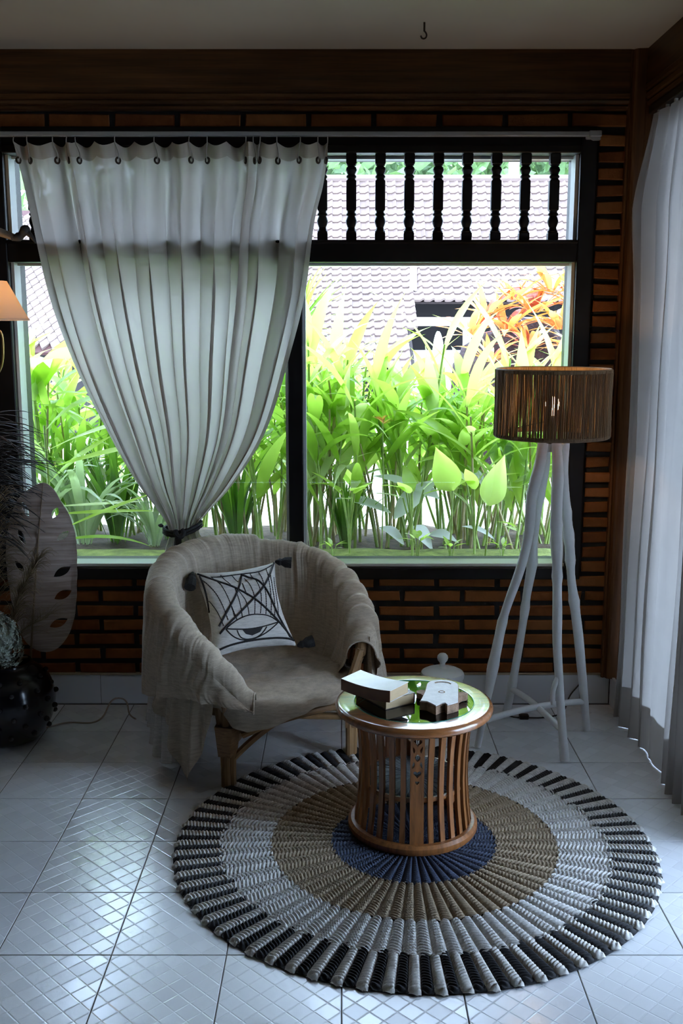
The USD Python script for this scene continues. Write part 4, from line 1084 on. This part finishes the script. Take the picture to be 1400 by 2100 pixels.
# hydrangea head of many small florets
hy = thing('dried_hydrangea', 'pale grey green dried hydrangea head at the rim of the black vase', 'dried flower', (-1.33, 3.80, .27))
hc = np.array([-1.302, 3.70, .455])
g_ = np.random.default_rng(5)
ms = []
for k in range(560):
    d = g_.normal(size=3); d /= np.linalg.norm(d)
    r = .105 * g_.uniform(.82, 1.04) * (1 + .15 * math.sin(5 * d[0] + 3 * d[2]))
    c = hc + d * r * np.array([1, .85, 1.05])
    s = .0078 * g_.uniform(.7, 1.3)
    a = np.cross(d, g_.normal(size=3)); a /= np.linalg.norm(a)
    b_ = np.cross(d, a)
    for q in range(4):
        an = q * np.pi / 2
        e = math.cos(an) * a + math.sin(an) * b_
        f_ = -math.sin(an) * a + math.cos(an) * b_
        ms.append(([c, c + e * s * .8 + f_ * s * .55 + d * s * .5, c + e * s * 1.6 + d * s * .35, c + e * s * .8 - f_ * s * .55 + d * s * .5]))
vv_ = np.array(ms).reshape(-1, 3)
ix = np.arange(len(ms)) * 4
part('flower_head', trimesh.Trimesh(vv_, np.vstack([np.stack([ix, ix + 1, ix + 2], 1), np.stack([ix, ix + 2, ix + 3], 1)]), process=False), K['hyd'], hy, smooth=False, kind='stuff')
part('core', trimesh.Trimesh(trimesh.creation.icosphere(2, .072).vertices * [1, .85, 1.05] + hc, trimesh.creation.icosphere(2, .072).faces), K['hyd'], hy)
part('stem', tube(spline([(-1.33, 3.80, .27), (-1.325, 3.76, .34), (-1.305, 3.71, .42)], 10), .004, 6), K['leafrib'], hy)

# warm lamp at the left edge, hung from a driftwood arm
wl = thing('driftwood_lamp', 'warm glowing cone shade on a curved brass arm under a driftwood branch', 'lamp', (-1.60, 3.86, 0))
K['drift'] = pm('driftwood', (.16, .115, .08), .6, var=.4, scale=10, stretch=(3, 3, 1), bump=.3, bscale=30)
part('base', lathe([(0, .001), (.14, .001), (.145, .01), (.14, .022), (.02, .030), (0, .03)], 40, (-1.60, 3.86, 0)), K['drift'], wl)
part('post', tube(spline([(-1.60, 3.86, .02), (-1.61, 3.87, .7), (-1.59, 3.86, 1.3), (-1.60, 3.87, 1.80), (-1.57, 3.88, 1.92)], 40), np.linspace(.026, .020, 40), 12), K['drift'], wl, smooth=True)
ba = part('branch_arm', tube(spline([(-1.58, 3.88, 1.90), (-1.48, 3.89, 1.965), (-1.36, 3.89, 1.972), (-1.26, 3.90, 1.955), (-1.205, 3.90, 1.935)], 40), np.r_[np.linspace(.022, .019, 28), np.linspace(.019, .012, 12)], 12), K['drift'], wl, smooth=True)
part('knotty_end', cat_([tube(spline([(-1.215, 3.90, 1.935), (-1.19, 3.90, 1.938), (-1.165, 3.90, 1.962), (-1.152, 3.90, 1.975)], 14), np.array([.012, .012, .013, .015, .017, .016, .014, .014, .016, .018, .019, .017, .014, .006]), 9),
     tube(spline([(-1.158, 3.90, 1.955), (-1.140, 3.90, 1.935), (-1.128, 3.90, 1.915)], 8), np.linspace(.012, .003, 8), 8)]), K['plumedark'], ba, smooth=True)
sa = (-1.305, 3.80, 0)
ws_ = part('shade', lathe([(.162, 1.6365), (.090, 1.775), (.0885, 1.775), (.1605, 1.6365), (.162, 1.6365)], 56, sa), K['shadecloth'], wl, smooth=40)
part('shade_rim', lathe([(.160, 1.634), (.1635, 1.634), (.1625, 1.640), (.1595, 1.640), (.160, 1.634)], 56, sa), K['shadecloth'], ws_, smooth=40)
part('bulb', lathe([(0, 1.665), (.018, 1.672), (.024, 1.690), (.018, 1.708), (0, 1.715)], 20, sa), K['bulb2'], wl)
part('brass_arm', tube(spline([(-1.305, 3.80, 1.665), (-1.300, 3.80, 1.61), (-1.255, 3.81, 1.600), (-1.245, 3.82, 1.55), (-1.262, 3.83, 1.46), (-1.35, 3.85, 1.38), (-1.48, 3.86, 1.34), (-1.592, 3.86, 1.33)], 50), .0045, 8), K['brass'], wl, smooth=True)

# ------------------------------------------------------------------ garden outside
K['paving'] = pm('garden_paving', (0.50, 0.47, 0.45), 0.8, var=0.12, scale=3)
K['soil'] = pm('planting_soil', (0.085, 0.055, 0.035), 0.95, var=0.5, scale=25, bump=0.6, bscale=40)
K['moss'] = pm('mossy_stone', (0.20, 0.23, 0.055), 0.9, var=0.45, scale=14, bump=0.6, bscale=60)
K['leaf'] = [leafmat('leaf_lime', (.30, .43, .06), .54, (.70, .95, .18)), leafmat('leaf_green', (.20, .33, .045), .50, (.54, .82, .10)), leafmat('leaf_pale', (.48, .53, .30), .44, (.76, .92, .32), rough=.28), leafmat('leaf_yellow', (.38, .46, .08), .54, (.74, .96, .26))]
K['stalk'] = [pm('stalk_green', (.28, .38, .09), .5, var=.3, scale=12), pm('stalk_tan', (.42, .34, .18), .6, var=.3, scale=12)]
K['straps'] = leafmat('leaf_strap', (.46, .52, .40), .38, (.60, .75, .35), rough=.3)
K['deep'] = leafmat('leaf_deep', (.08, .19, .03), .42, (.28, .52, .05))
K['orange'] = [leafmat('bromeliad_orange', (.62, .19, .06), .35, (.85, .30, .06)), leafmat('bromeliad_gold', (.78, .42, .12), .35, (.95, .55, .12)), leafmat('bromeliad_red', (.42, .10, .05), .3, (.6, .15, .05))]
K['mound'] = pm('fern_trunk', (.035, .018, .018), .95, var=.6, scale=9, bump=.8, bscale=14, bdist=.05)
K['roof'] = [pm('roof_tile_a', (.165, .112, .094), .8, var=.12, scale=5), pm('roof_tile_b', (.140, .094, .079), .8, var=.14, scale=5), pm('roof_tile_c', (.185, .128, .108), .8, var=.1, scale=5)]
K['rooflow'] = pm('roof_underlay', (.025, .014, .012), .9)
K['plaster'] = pm('far_plaster', (.58, .57, .55), .85, var=.08, scale=2)
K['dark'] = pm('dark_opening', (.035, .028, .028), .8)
K['whitepaint'] = pm('white_paint', (.75, .75, .73), .6)
K['far'] = [leafmat('far_leaf_a', (.16, .26, .11), .4, (.28, .42, .14)), leafmat('far_leaf_b', (.20, .29, .16), .4, (.30, .42, .2))]
K['trunk'] = pm('tree_trunk', (.20, .15, .11), .9, var=.3, scale=8)

GZ = .45
solo('garden_ground', box(-30, 40, 4.5, 60, GZ - .3, GZ), K['paving'], 'pale sunlit paving of the garden outside the window', 'ground', kind='structure', smooth=False)
solo('side_ground', box(1.46, 40, -20, 4.5, -.35, -.02), K['paving'], 'pale paving outside the right hand glass door', 'ground', kind='structure', smooth=False)
gx = np.linspace(-3.2, 2.6, 90)
gy = np.array([4.60, 4.62, 4.70, 4.80, 4.90, 5.00, 5.08, 5.12])
XX, YY = np.meshgrid(gx, gy)
zz = np.where((YY < 4.61) | (YY > 5.11), GZ - .02, .500 + .014 * (meshkit.noise(np.stack([XX * 9, YY * 9, 0 * XX], -1), 2) - .5))
solo('mossy_ledge', gridm(np.stack([XX, YY + .008 * np.sin(XX * 14), zz], -1)), K['moss'], 'low mossy stone ledge just outside the window glass', 'ledge', smooth=True)
gx, gy = np.linspace(-3.2, 2.8, 80), np.linspace(5.10, 5.85, 16)
XX, YY = np.meshgrid(gx, gy)
zz = GZ + .004 + .035 * meshkit.noise(np.stack([XX * 7, YY * 7, 0 * XX], -1), 6)
solo('planting_soil', gridm(np.stack([XX, YY, zz], -1)), K['soil'], 'dark soil of the planting bed under the tall leafy plants', 'soil', kind='stuff', smooth=True)

GINGER = 'tall ginger plants in the bed outside'
def ginger(seed, H, nst, upright=0.0, loc=(0, 0), bare=3, label=None):
    g = np.random.default_rng(seed)
    t = thing('ginger_plant', label, 'plant', (loc[0], loc[1], GZ + .01), GINGER)
    for s in range(nst + bare):
        a = g.uniform(0, 2 * np.pi)
        b0 = np.array([.09 * math.cos(a), .07 * math.sin(a), 0])
        h = H * g.uniform(.75, 1.05) * (1 if s < nst else .62)
        lean = g.normal(0, .07, 2)
        top = b0 + [lean[0], lean[1], h]
        sp = spline([b0, b0 * .6 + top * .4 + [.01, 0, 0], top], 14)
        part('stalk', tube(sp, np.linspace(.0085, .0045, 14), 6), K['stalk'][int(g.uniform() < .35)], t, world=False, smooth=True)
        nl = int(g.integers(5, 8)) if s < nst else 1
        az = g.uniform(0, 6.28)
        for k in range(nl):
            u = .38 + .60 * k / max(nl - 1, 1) if s < nst else .95
            p = sp[int(u * 13)]
            az += np.pi + g.normal(0, .5)
            L = g.uniform(.38, .60) * (1.05 - .3 * abs(u - .7))
            el0 = g.uniform(.65, 1.3) + upright
            part('leaf', blade(p, az, min(el0, 1.5), el0 - g.uniform(.4, 1.7) * (1 - upright), L, g.uniform(.050, .080), 9, .24, .66, g.normal(0, .6), 1.25),
                 K['leaf'][int(g.choice(4, p=[.45, .32, .15, .08]))], t, world=False, smooth=True)
    return t
ORD = ['first', 'second', 'third', 'fourth', 'fifth', 'sixth', 'seventh', 'eighth', 'ninth', 'tenth', 'eleventh', 'twelfth', 'thirteenth', 'fourteenth', 'fifteenth', 'sixteenth']
protos = []
spec = [(21, .92, 3, 0), (22, 1.02, 3, .1), (23, .84, 3, 0), (24, 1.08, 2, .25), (25, .95, 3, 0), (26, .78, 3, .1)]
g = np.random.default_rng(99)
for (yr, rn, xs_) in ((5.26, 'row nearest the glass', np.arange(-.42, 1.25, .25)), (5.44, 'second row from the glass', np.arange(-.50, 1.35, .26)), (5.60, 'third row from the glass', np.arange(-1.95, 1.5, .25)), (5.76, 'back row', np.arange(-2.0, 1.6, .26))):
    for k, x in enumerate(xs_):
        px_, py_ = x + g.uniform(-.09, .09), yr + g.uniform(-.08, .05)
        rz, sc_, pi_ = g.uniform(0, 360), g.uniform(.82, 1.10) * (1.0 if yr < 5.4 else 1.10), int(g.integers(6))
        lab = f'tall lime green ginger plant, {ORD[k]} from the left in the {rn}'
        if len(protos) < 6:
            protos.append(ginger(*spec[len(protos)], (px_, py_), label=lab))
        else:
            copy_of(protos[pi_], (px_, py_, GZ + .01), rz, label=lab, scale=sc_)
# left pane: strap leaved clumps, a deep green clump, broad leaves
def straps(seed, n, L, wd, mat, loc, nm, label, el=(1.0, 1.45), bend=(1.0, 2.2), group=None):
    g = np.random.default_rng(seed)
    t = thing(nm, label, 'plant', (loc[0], loc[1], loc[2]), group)
    for k in range(n):
        az = g.uniform(0, 6.28)
        e = g.uniform(*el)
        part('leaf', blade((.05 * g.uniform(.2, 1) * math.cos(az), .05 * g.uniform(.2, 1) * math.sin(az), 0), az, e, e - g.uniform(*bend), L * g.uniform(.7, 1.1), wd * g.uniform(.8, 1.2), 9, .25, .88, g.normal(0, .3)), mat if not isinstance(mat, list) else mat[int(g.integers(len(mat)))], t, world=False, smooth=True)
    return t
s1 = straps(41, 26, .80, .040, K['straps'], (-1.36, 5.30, GZ + .02), 'spider_lily', 'pale strap leaved lily clump in the left pane beside the curtain', (1.15, 1.5), (1.2, 2.4), group='pale strap leaved lilies in the bed')
for (x, y, z, r, s, lb_) in ((-.98, 5.26, GZ + .02, 80, .62, 'smaller pale strap leaved lily clump at the curtain edge'), (-1.62, 5.40, GZ + .02, 200, 1.05, 'pale strap leaved lily clump against the left window jamb')):
    copy_of(s1, (x, y, z), r, lb_, scale=s)
d1 = straps(42, 26, .70, .036, K['deep'], (-1.20, 5.38, GZ + .01), 'crinum_clump', 'dense deep green upright clump in the left pane', (1.25, 1.55), (.15, 1.0), group='deep green upright clumps in the bed')
for (x, y, r, s, lb_) in ((-.92, 5.45, 60, .9, 'deep green upright clump behind the narrowing left edge of the curtain'), (-1.52, 5.62, 130, 1.05, 'deep green upright clump beside the left window jamb'), (.02, 5.24, 220, .6, 'small deep green upright clump just right of the mullion'), (-.55, 5.30, 300, .8, 'deep green upright clump between the curtain tie and the mullion')):
    copy_of(d1, (x, y, GZ + .01), r, lb_, scale=s)
b1 = straps(43, 9, .50, .125, [K['leaf'][0], K['leaf'][2], K['leaf'][1]], (-1.62, 5.42, GZ + .78), 'broad_leaf_plant', 'broad lime leaved plant at the top left of the left pane', (.7, 1.4), (.6, 1.8))
part('stalk', tube([(0, 0, -.78), (.03, 0, -.4), (0, 0, .02)], [.016, .014, .012], 8), K['stalk'][0], b1, world=False)

# long narrow blades reaching across the left pane close to the glass
lb = thing('long_blade_plant', 'plant with long narrow blades reaching sideways behind the dried leaf, close to the glass', 'plant', (-1.44, 4.96, .46))
g = np.random.default_rng(47)
for (z, az, e0, e1, L, wd, mi) in ((1.02, -.12, .42, .10, .62, .050, 2), (.93, -.05, .30, .16, .56, .056, 0), (.86, .25, .75, .4, .40, .050, 0), (.74, .05, .06, .05, .50, .026, 2), (.70, -.1, .10, -.02, .54, .034, 0), (.60, -.2, .45, .30, .62, .040, 0), (1.12, .4, .8, -.6, .5, .05, 1), (1.0, 2.6, .7, -.2, .45, .05, 1), (.56, .1, .2, -.5, .5, .03, 1)):
    part('leaf', blade((-1.44 + .01 * math.cos(az), 4.96, z), az, e0, e1, L, wd, 9, .15, .6, .9, 1.0), K['leaf'][mi], lb, smooth=True)
part('stalk', tube(spline([(-1.45, 4.96, .46), (-1.435, 4.965, .8), (-1.44, 4.96, 1.14)], 14), np.linspace(.011, .005, 14), 8), K['stalk'][0], lb, smooth=True)

# low arrow leaved plants close to the glass
def arrowplant(seed, loc, H, n, label, pale=True):
    g = np.random.default_rng(seed)
    t = thing('arrow_leaf_plant', label, 'plant', (loc[0], loc[1], .46), 'low pale leaved plants close to the glass')
    for k in range(n):
        az = 2 * np.pi * k / n + g.normal(0, .4)
        e = g.uniform(.1, .8)
        h = H * g.uniform(.8, 1.0)
        top = np.array([.05 * math.cos(az), .04 * math.sin(az), h])
        st_ = part('stalk', tube(spline([(0, 0, 0), (.01 * math.cos(az), .01 * math.sin(az), h * .5), top], 10), .0042, 6), K['stalk'][0], t, world=False, smooth=True)
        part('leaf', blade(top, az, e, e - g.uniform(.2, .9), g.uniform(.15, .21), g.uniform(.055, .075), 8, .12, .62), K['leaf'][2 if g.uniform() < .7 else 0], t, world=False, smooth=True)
    return t
a1 = arrowplant(51, (.345, 4.88), .42, 7, 'largest plant with pale pointed leaves close to the glass, left of the heart shaped leaf')
for (x, y, r, s, lb_) in ((.04, 4.98, 70, .95, 'taller pale pointed leaf plant just right of the mullion'), (.66, 4.98, 150, 1.05, 'taller pale pointed leaf plant between the two heart shaped leaves and the lamp'), (.36, 4.74, 220, .45, 'low pale pointed leaf plant at the sill left of the heart shaped leaf'), (.52, 4.76, 20, .35, 'tiny pale plant at the sill under the heart shaped leaf'), (.86, 4.80, 300, .55, 'low pale plant at the sill behind the lamp legs'), (-.04, 4.78, 120, .34, 'tiny pale plant at the sill near the armchair back'), (.76, 4.74, 80, .36, 'tiny pale plant at the sill under the yellow green leaf')):
    copy_of(a1, (x, y, .46), r, lb_, scale=s)
# leaves in front of the stalks, sun and sky glare painted near white
wp = thing('glare_leaf_plant', 'plant with crossing leaves in the middle of the right pane, sun glare painted into their colour', 'plant', (.40, 5.20, GZ))
K['paleleaf'] = leafmat('leaf_sun_glare', (.74, .75, .72), .35, (.80, .86, .70), rough=.3, var=.08)  # green leaf lightened: reflected sun and sky put into the colour
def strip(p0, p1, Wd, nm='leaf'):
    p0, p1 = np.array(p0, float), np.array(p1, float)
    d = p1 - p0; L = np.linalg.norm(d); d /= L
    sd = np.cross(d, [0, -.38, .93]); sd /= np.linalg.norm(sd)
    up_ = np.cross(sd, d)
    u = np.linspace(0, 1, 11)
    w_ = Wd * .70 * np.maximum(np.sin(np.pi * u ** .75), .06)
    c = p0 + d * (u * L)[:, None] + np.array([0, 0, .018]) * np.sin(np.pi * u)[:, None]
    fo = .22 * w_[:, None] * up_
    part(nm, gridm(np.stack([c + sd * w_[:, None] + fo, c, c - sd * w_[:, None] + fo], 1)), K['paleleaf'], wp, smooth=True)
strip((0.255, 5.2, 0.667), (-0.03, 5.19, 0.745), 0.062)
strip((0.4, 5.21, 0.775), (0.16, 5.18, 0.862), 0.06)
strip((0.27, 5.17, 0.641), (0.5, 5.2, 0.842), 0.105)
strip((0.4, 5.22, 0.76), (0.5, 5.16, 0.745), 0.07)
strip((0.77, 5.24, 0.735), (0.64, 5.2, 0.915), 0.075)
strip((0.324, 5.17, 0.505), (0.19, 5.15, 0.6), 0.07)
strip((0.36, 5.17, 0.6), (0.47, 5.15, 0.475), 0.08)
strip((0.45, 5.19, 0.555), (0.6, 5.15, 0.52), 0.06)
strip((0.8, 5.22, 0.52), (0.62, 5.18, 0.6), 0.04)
part('stalk', tube(spline([(.42, 5.22, GZ), (.41, 5.215, .70), (.42, 5.21, .91)], 14), .006, 7), K['stalk'][0], wp, smooth=True)

def heartleaf(tip, base, Wd, mat, nm, label):
    tip, base = np.array(tip), np.array(base)
    t = thing(nm, label, 'plant', (base[0], base[1], .46))
    d = tip - base
    L = np.linalg.norm(d); d /= L
    s = np.cross(d, [0, -1, 0]); s /= np.linalg.norm(s)
    u = np.linspace(0, 1, 13)
    w_ = Wd / 2 * np.array([.10, .62, .90, 1.0, 1.0, .95, .86, .74, .60, .45, .30, .14, .01])
    c = base + d * (u * L)[:, None] + np.array([0, .02, 0]) * np.sin(u * 3)[:, None]
    P = np.stack([c + s * w_[:, None] + [0, -.012, 0], c + s * w_[:, None] * .5 + [0, -.004, 0], c, c - s * w_[:, None] * .5 + [0, -.004, 0], c - s * w_[:, None] + [0, -.012, 0]], 1)
    part('leaf', gridm(P), mat, t, smooth=True)
    part('stalk', tube(spline([(base[0] - .01, base[1] + .03, .46), (base[0], base[1] + .02, (base[2] + .46) / 2), base], 14), .005, 7), K['stalk'][0], t, smooth=True)
heartleaf((.437, 4.75, 1.062), (.520, 4.75, .855), .135, K['leaf'][0], 'heart_leaf', 'single lime heart shaped leaf with its tip leaning left, near the glass')
heartleaf((.760, 4.75, 1.025), (.690, 4.75, .785), .125, K['leaf'][3], 'heart_leaf', 'single yellow green leaf leaning right beside the lamp legs, near the glass')

# fan palm beside the mullion
fp = thing('fan_palm', 'green fan palm showing right of the curtain edge', 'palm', (-.27, 6.4, GZ))
part('trunk', tube(spline([(-.27, 6.4, GZ), (-.28, 6.42, 1.0), (-.265, 6.4, 1.60)], 14), .035, 9), K['trunk'], fp, smooth=True)
g = np.random.default_rng(61)
for k in range(90):
    az, e = g.uniform(0, 6.28), g.uniform(-.7, 1.35)
    part('leaflet', blade((-.265, 6.4, 1.61), az, e, e - g.uniform(.2, .8), g.uniform(.36, .52), .026, 6, .3, .7), K['leaf'][1] if k % 3 else K['deep'], fp, smooth=True)

# orange bromeliads on a dark fern mound
mo = trimesh.creation.icosphere(4, 1.0)
v = mo.vertices
d_ = 1 + .35 * (meshkit.noise(v * 4 + 5, 3) - .5) + .2 * (meshkit.noise(v * 11, 4) - .5)
solo('fern_mound', trimesh.Trimesh(v * d_[:, None] * [.62, .45, .80] + [1.52, 8.70, .86], mo.faces), K['mound'], 'dark fibrous mound carrying the orange bromeliads', 'mound', smooth=True)
br = straps(71, 20, .44, .058, K['orange'], (1.30, 8.20, 1.58), 'bromeliad', 'orange bromeliad rosette low on the front of the dark mound, second from the left', (.1, 1.3), (.3, 1.3), group='orange bromeliads on the mound')
g = np.random.default_rng(72)
for (x, y, z, s, lb_) in ((1.02, 8.2, 1.70, .85, 'leftmost'), (1.15, 8.25, 1.86, .9, 'upper left'), (1.48, 8.15, 1.60, .8, 'low central'), (1.52, 8.25, 1.88, 1.0, 'large upper central'), (1.72, 8.2, 1.75, .95, 'middle right'), (1.85, 8.25, 1.92, .9, 'upper right'), (1.90, 8.15, 1.56, .8, 'lowest right'), (1.36, 8.3, 1.98, .85, 'topmost left of centre'), (1.66, 8.3, 2.04, .8, 'topmost right of centre'), (1.16, 8.1, 1.50, .7, 'lowest left')):
    copy_of(br, (x, y, z - .16), g.uniform(0, 360), f'{lb_} orange bromeliad rosette on the dark mound', scale=s)
# small orange flower spray among the leaves
fs = thing('flower_spray', 'small orange and yellow flower spray among the green blades', 'flower', (.205, 5.12, GZ))
part('stalk', tube(spline([(.205, 5.12, GZ), (.21, 5.12, .9), (.205, 5.10, 1.14)], 10), .0035, 6), K['stalk'][0], fs)
for k in range(9):
    az = k * .7
    part('petal', blade((.205, 5.10, 1.13 + .004 * k), az, .5, .1, .075, .014, 5, .2), K['orange'][k % 3], fs, smooth=True)

# ------------------------------------------------------------------ neighbouring tiled houses
SL = math.atan(.488)
TW, TR, NB, TR2, NT = .157, .237, 17, .180, 27
UB, SL2 = NB * TR, math.radians(48)
def plane_pt(x, u, lift=0.0):        # u metres up the slope from house A's eave; the upper roof is steeper
    if u < UB:
        return np.array([x, 14.0 + u * math.cos(SL) - lift * math.sin(SL), 1.055 + u * math.sin(SL) + lift * math.cos(SL)])
    w_ = u - UB
    return np.array([x, 14.0 + UB * math.cos(SL) + w_ * math.cos(SL2) - lift * math.sin(SL2), 1.055 + UB * math.sin(SL) + w_ * math.sin(SL2) + lift * math.cos(SL2)])
def row_u(r):
    return r * TR if r <= NB else UB + (r - NB) * TR2
cs = np.array([[0, .006], [.030, 0], [.092, .002], [.118, .018], [.140, .032], [.161, .026]])
def rooftile(x, u, g):
    P = []
    j = g.uniform(-.003, .003)
    for (uu, lf) in ((u - .012, -.004), (u - .012, .030), (u + (TR if u < UB - .01 else TR2) + .01, .004)):
        P.append([plane_pt(x + a + j, uu, lf + b_) for a, b_ in cs])
    return gridm(np.array(P))
hA = thing('tiled_house', 'neighbouring house with low pinkish tiled roof behind the green plants', 'house', (-1.5, 14.2, GZ))
hB = thing('tiled_house', 'neighbouring house with higher eave over a dark opening, behind the orange bromeliads', 'house', (3.0, 16.2, GZ))
g = np.random.default_rng(81)
rest = [[], []]
cnt = [0, 0]
for r in range(NT):
    u = row_u(r)
    Yr, zr = plane_pt(0, u)[1:]
    xb_ = .0690 * (Yr * .984 + (1.612 - zr) * .178)
    for c in range(-38, 58):
        x = c * TW
        own = 0 if x + TW / 2 < xb_ else 1
        if own == 1 and (r < 9 or x > 5.8):
            continue
        if own == 0 and x < -3.6:
            continue
        t = rooftile(x, u, g)
        show = (own == 0 and x > -.6 and (r < 17 or x > -.25)) or (own == 1 and x < 4.2)
        if show and cnt[own] < 298:
            part('roof_tile', t, K['roof'][int(g.integers(3))], (hA, hB)[own], smooth=False)
            cnt[own] += 1
        else:
            rest[own].append(t)
part('roof_tiles', cat_(rest[0]), K['roof'][0], hA, smooth=False, kind='stuff')
part('roof_tiles', cat_(rest[1]), K['roof'][0], hB, smooth=False, kind='stuff')
def slab_(x0, x1, u0, u1, m, nm, own, lf=-.012, th=.03):
    part(nm, hullp([plane_pt(x, u, l_) for x in (x0, x1) for u in (u0, u1) for l_ in (lf, lf - th)]), m, own, smooth=False)
slab_(-3.7, 1.0, 0, 9 * TR, K['rooflow'], 'roof_deck', hA)
slab_(-3.7, 1.25, 9 * TR, UB - .001, K['rooflow'], 'roof_deck', hA)
slab_(-3.7, 1.25, UB, row_u(NT), K['rooflow'], 'roof_deck', hA)
slab_(.95, 5.9, 9 * TR, UB - .001, K['rooflow'], 'roof_deck', hB)
slab_(.95, 5.9, UB, row_u(NT), K['rooflow'], 'roof_deck', hB)
part('ridge_cap', tube([plane_pt(-3.7, row_u(NT), .02), plane_pt(1.3, row_u(NT), .02)], .07, 8), K['roof'][2], hA)
part('ridge_cap', tube([plane_pt(1.3, row_u(NT), .02), plane_pt(5.9, row_u(NT), .02)], .07, 8), K['roof'][2], hB)
part('flashing', hullp([plane_pt(x, u, l_) for x, u in ((1.05, 10.4 * TR), (1.16, 10.2 * TR), (1.22, 14.2 * TR), (1.11, 14.2 * TR)) for l_ in (.04, .06)]), K['whitepaint'], hB, smooth=False, label='white flashing strip along the roof step')
part('fascia', box(-3.7, .95, 14.02, 14.06, .97, 1.04), K['moss'], hA, smooth=False)
part('wall', box(-3.6, .02, 14.5, 14.7, GZ, 1.20), K['plaster'], hA, smooth=False)
part('opening', box(.02, .95, 14.9, 15.0, GZ, 1.2), K['dark'], hA, smooth=False)
part('pillar', box(.16, .30, 14.5, 14.66, GZ, 1.20), K['plaster'], hA, smooth=False)
part('wall', box(.95, 5.8, 17.2, 17.4, GZ - .3, 2.6), K['dark'], hB, smooth=False)
part('rail', box(.95, 5.6, 16.2, 16.3, 1.62, 1.76), K['whitepaint'], hB, smooth=False, label='white painted rail under the eave')
for x in (1.9, 3.2, 4.5):
    part('post', box(x, x + .12, 16.22, 16.32, GZ - .1, 1.70), K['whitepaint'], hB, smooth=False)
part('low_wall', box(.95, 5.6, 16.2, 16.35, GZ - .1, 1.25), K['plaster'], hB, smooth=False)

# left house with diamond shingles
hC = thing('shingled_house', 'house at far left with a roof of diamond shingles', 'house', (-3.6, 11.5, GZ))
SC = math.radians(32)
def cpt(x, u, lf):
    return np.array([x, 11.0 + u * math.cos(SC) - lf * math.sin(SC), 1.43 + u * math.sin(SC) + lf * math.cos(SC)])
DW, DH = .112, .125 / math.sin(SC) * .99
g = np.random.default_rng(83)
restc, n_ = [], 0
for r in range(26):
    for c in range(24):
        x = -4.15 + (c + .5 * (r % 2)) * DW
        u = r * DH / 2
        hw, hh = DW * .485, DH * .485
        b0 = [(0, -hh), (hw * .55, -hh * .52), (hw, 0), (0, hh), (-hw, 0), (-hw * .55, -hh * .52)]
        top_ = [cpt(x + a, u + b_, .016 - .008 * (b_ / hh)) for a, b_ in b0]
        bot_ = [cpt(x + a, u + b_, -.004) for a, b_ in b0]
        t = hullp(top_ + bot_)
        if c >= 4 and c < 17 and r < 17 and n_ < 290:
            part('shingle', t, K['roof'][int(g.integers(3))], hC, smooth=False)
            n_ += 1
        else:
            restc.append(t)
part('shingles', cat_(restc), K['roof'][0], hC, smooth=False, kind='stuff')
part('roof_deck', hullp([cpt(x, u, l_) for x in (-4.3, -1.4) for u in (-.15, 13.4 * DH) for l_ in (-.006, -.04)]), pm('shingle_gap', (.06, .02, .018), .9), hC, smooth=False)
part('wall', box(-4.2, -1.5, 11.3, 11.5, GZ - .1, 1.50), K['dark'], hC, smooth=False)

po = solo('white_post', lathe([(0, GZ - .2), (.13, GZ - .2), (.12, 8.2), (0, 8.2)], 20, (3.95, 24.5, 0)), K['whitepaint'], 'tall white post rising behind the roof ridge', 'post')
# trees beyond the roofs
def tree(x, y, zc, R, seed, label):
    g = np.random.default_rng(seed)
    t = thing('tree', label, 'tree', (x, y, GZ - .3))
    part('trunk', tube(spline([(x, y, GZ - .3), (x + .2, y, zc * .5), (x, y, zc)], 12), np.linspace(.25, .12, 12), 9), K['trunk'], t, smooth=True)
    N = 2600
    d = g.normal(size=(N, 3)); d /= np.linalg.norm(d, axis=1, keepdims=True)
    lump = 1 + .55 * (meshkit.noise(d * 2.2 + seed, seed) - .5)
    c = np.array([x, y, zc]) + d * (R * lump * g.uniform(.55, 1.0, N) ** .5)[:, None] * [1.2, 1, .9]
    a = g.normal(size=(N, 3)); a /= np.linalg.norm(a, axis=1, keepdims=True)
    b_ = np.cross(a, g.normal(size=(N, 3))); b_ /= np.linalg.norm(b_, axis=1, keepdims=True)
    s = g.uniform(.16, .34, N)[:, None]
    V = np.stack([c - a * s, c + b_ * s * .5, c + a * s, c - b_ * s * .5], 1).reshape(-1, 3)
    i = np.arange(N) * 4
    part('foliage', trimesh.Trimesh(V, np.vstack([np.stack([i, i + 1, i + 2], 1), np.stack([i, i + 2, i + 3], 1)]), process=False), K['far'][seed % 2], t, smooth=False, kind='stuff')
for i, (x, y, zc, R, lb) in enumerate(((-7.5, 31, 5.6, 3.4, 'soft green tree beyond the left roof'), (-2.6, 33, 5.9, 3.5, 'soft green tree beyond the roofs, behind the curtain'), (1.6, 30, 5.4, 3.2, 'pale tree behind the roof ridge near the first balusters'),
      (4.9, 33, 6.2, 3.6, 'rounded tree behind the roof ridge beside the white post'), (8.6, 31, 5.8, 3.6, 'rounded green tree behind the ridge at the right end of the window'), (13.5, 34, 6.2, 4.2, 'green tree beyond the right frame edge'), (6.6, 40, 8.2, 4.5, 'tall distant tree between two nearer crowns'), (-.5, 41, 8.4, 4.6, 'tall distant tree left of the pale tree'))):
    tree(x, y, zc, R, 90 + i, lb)
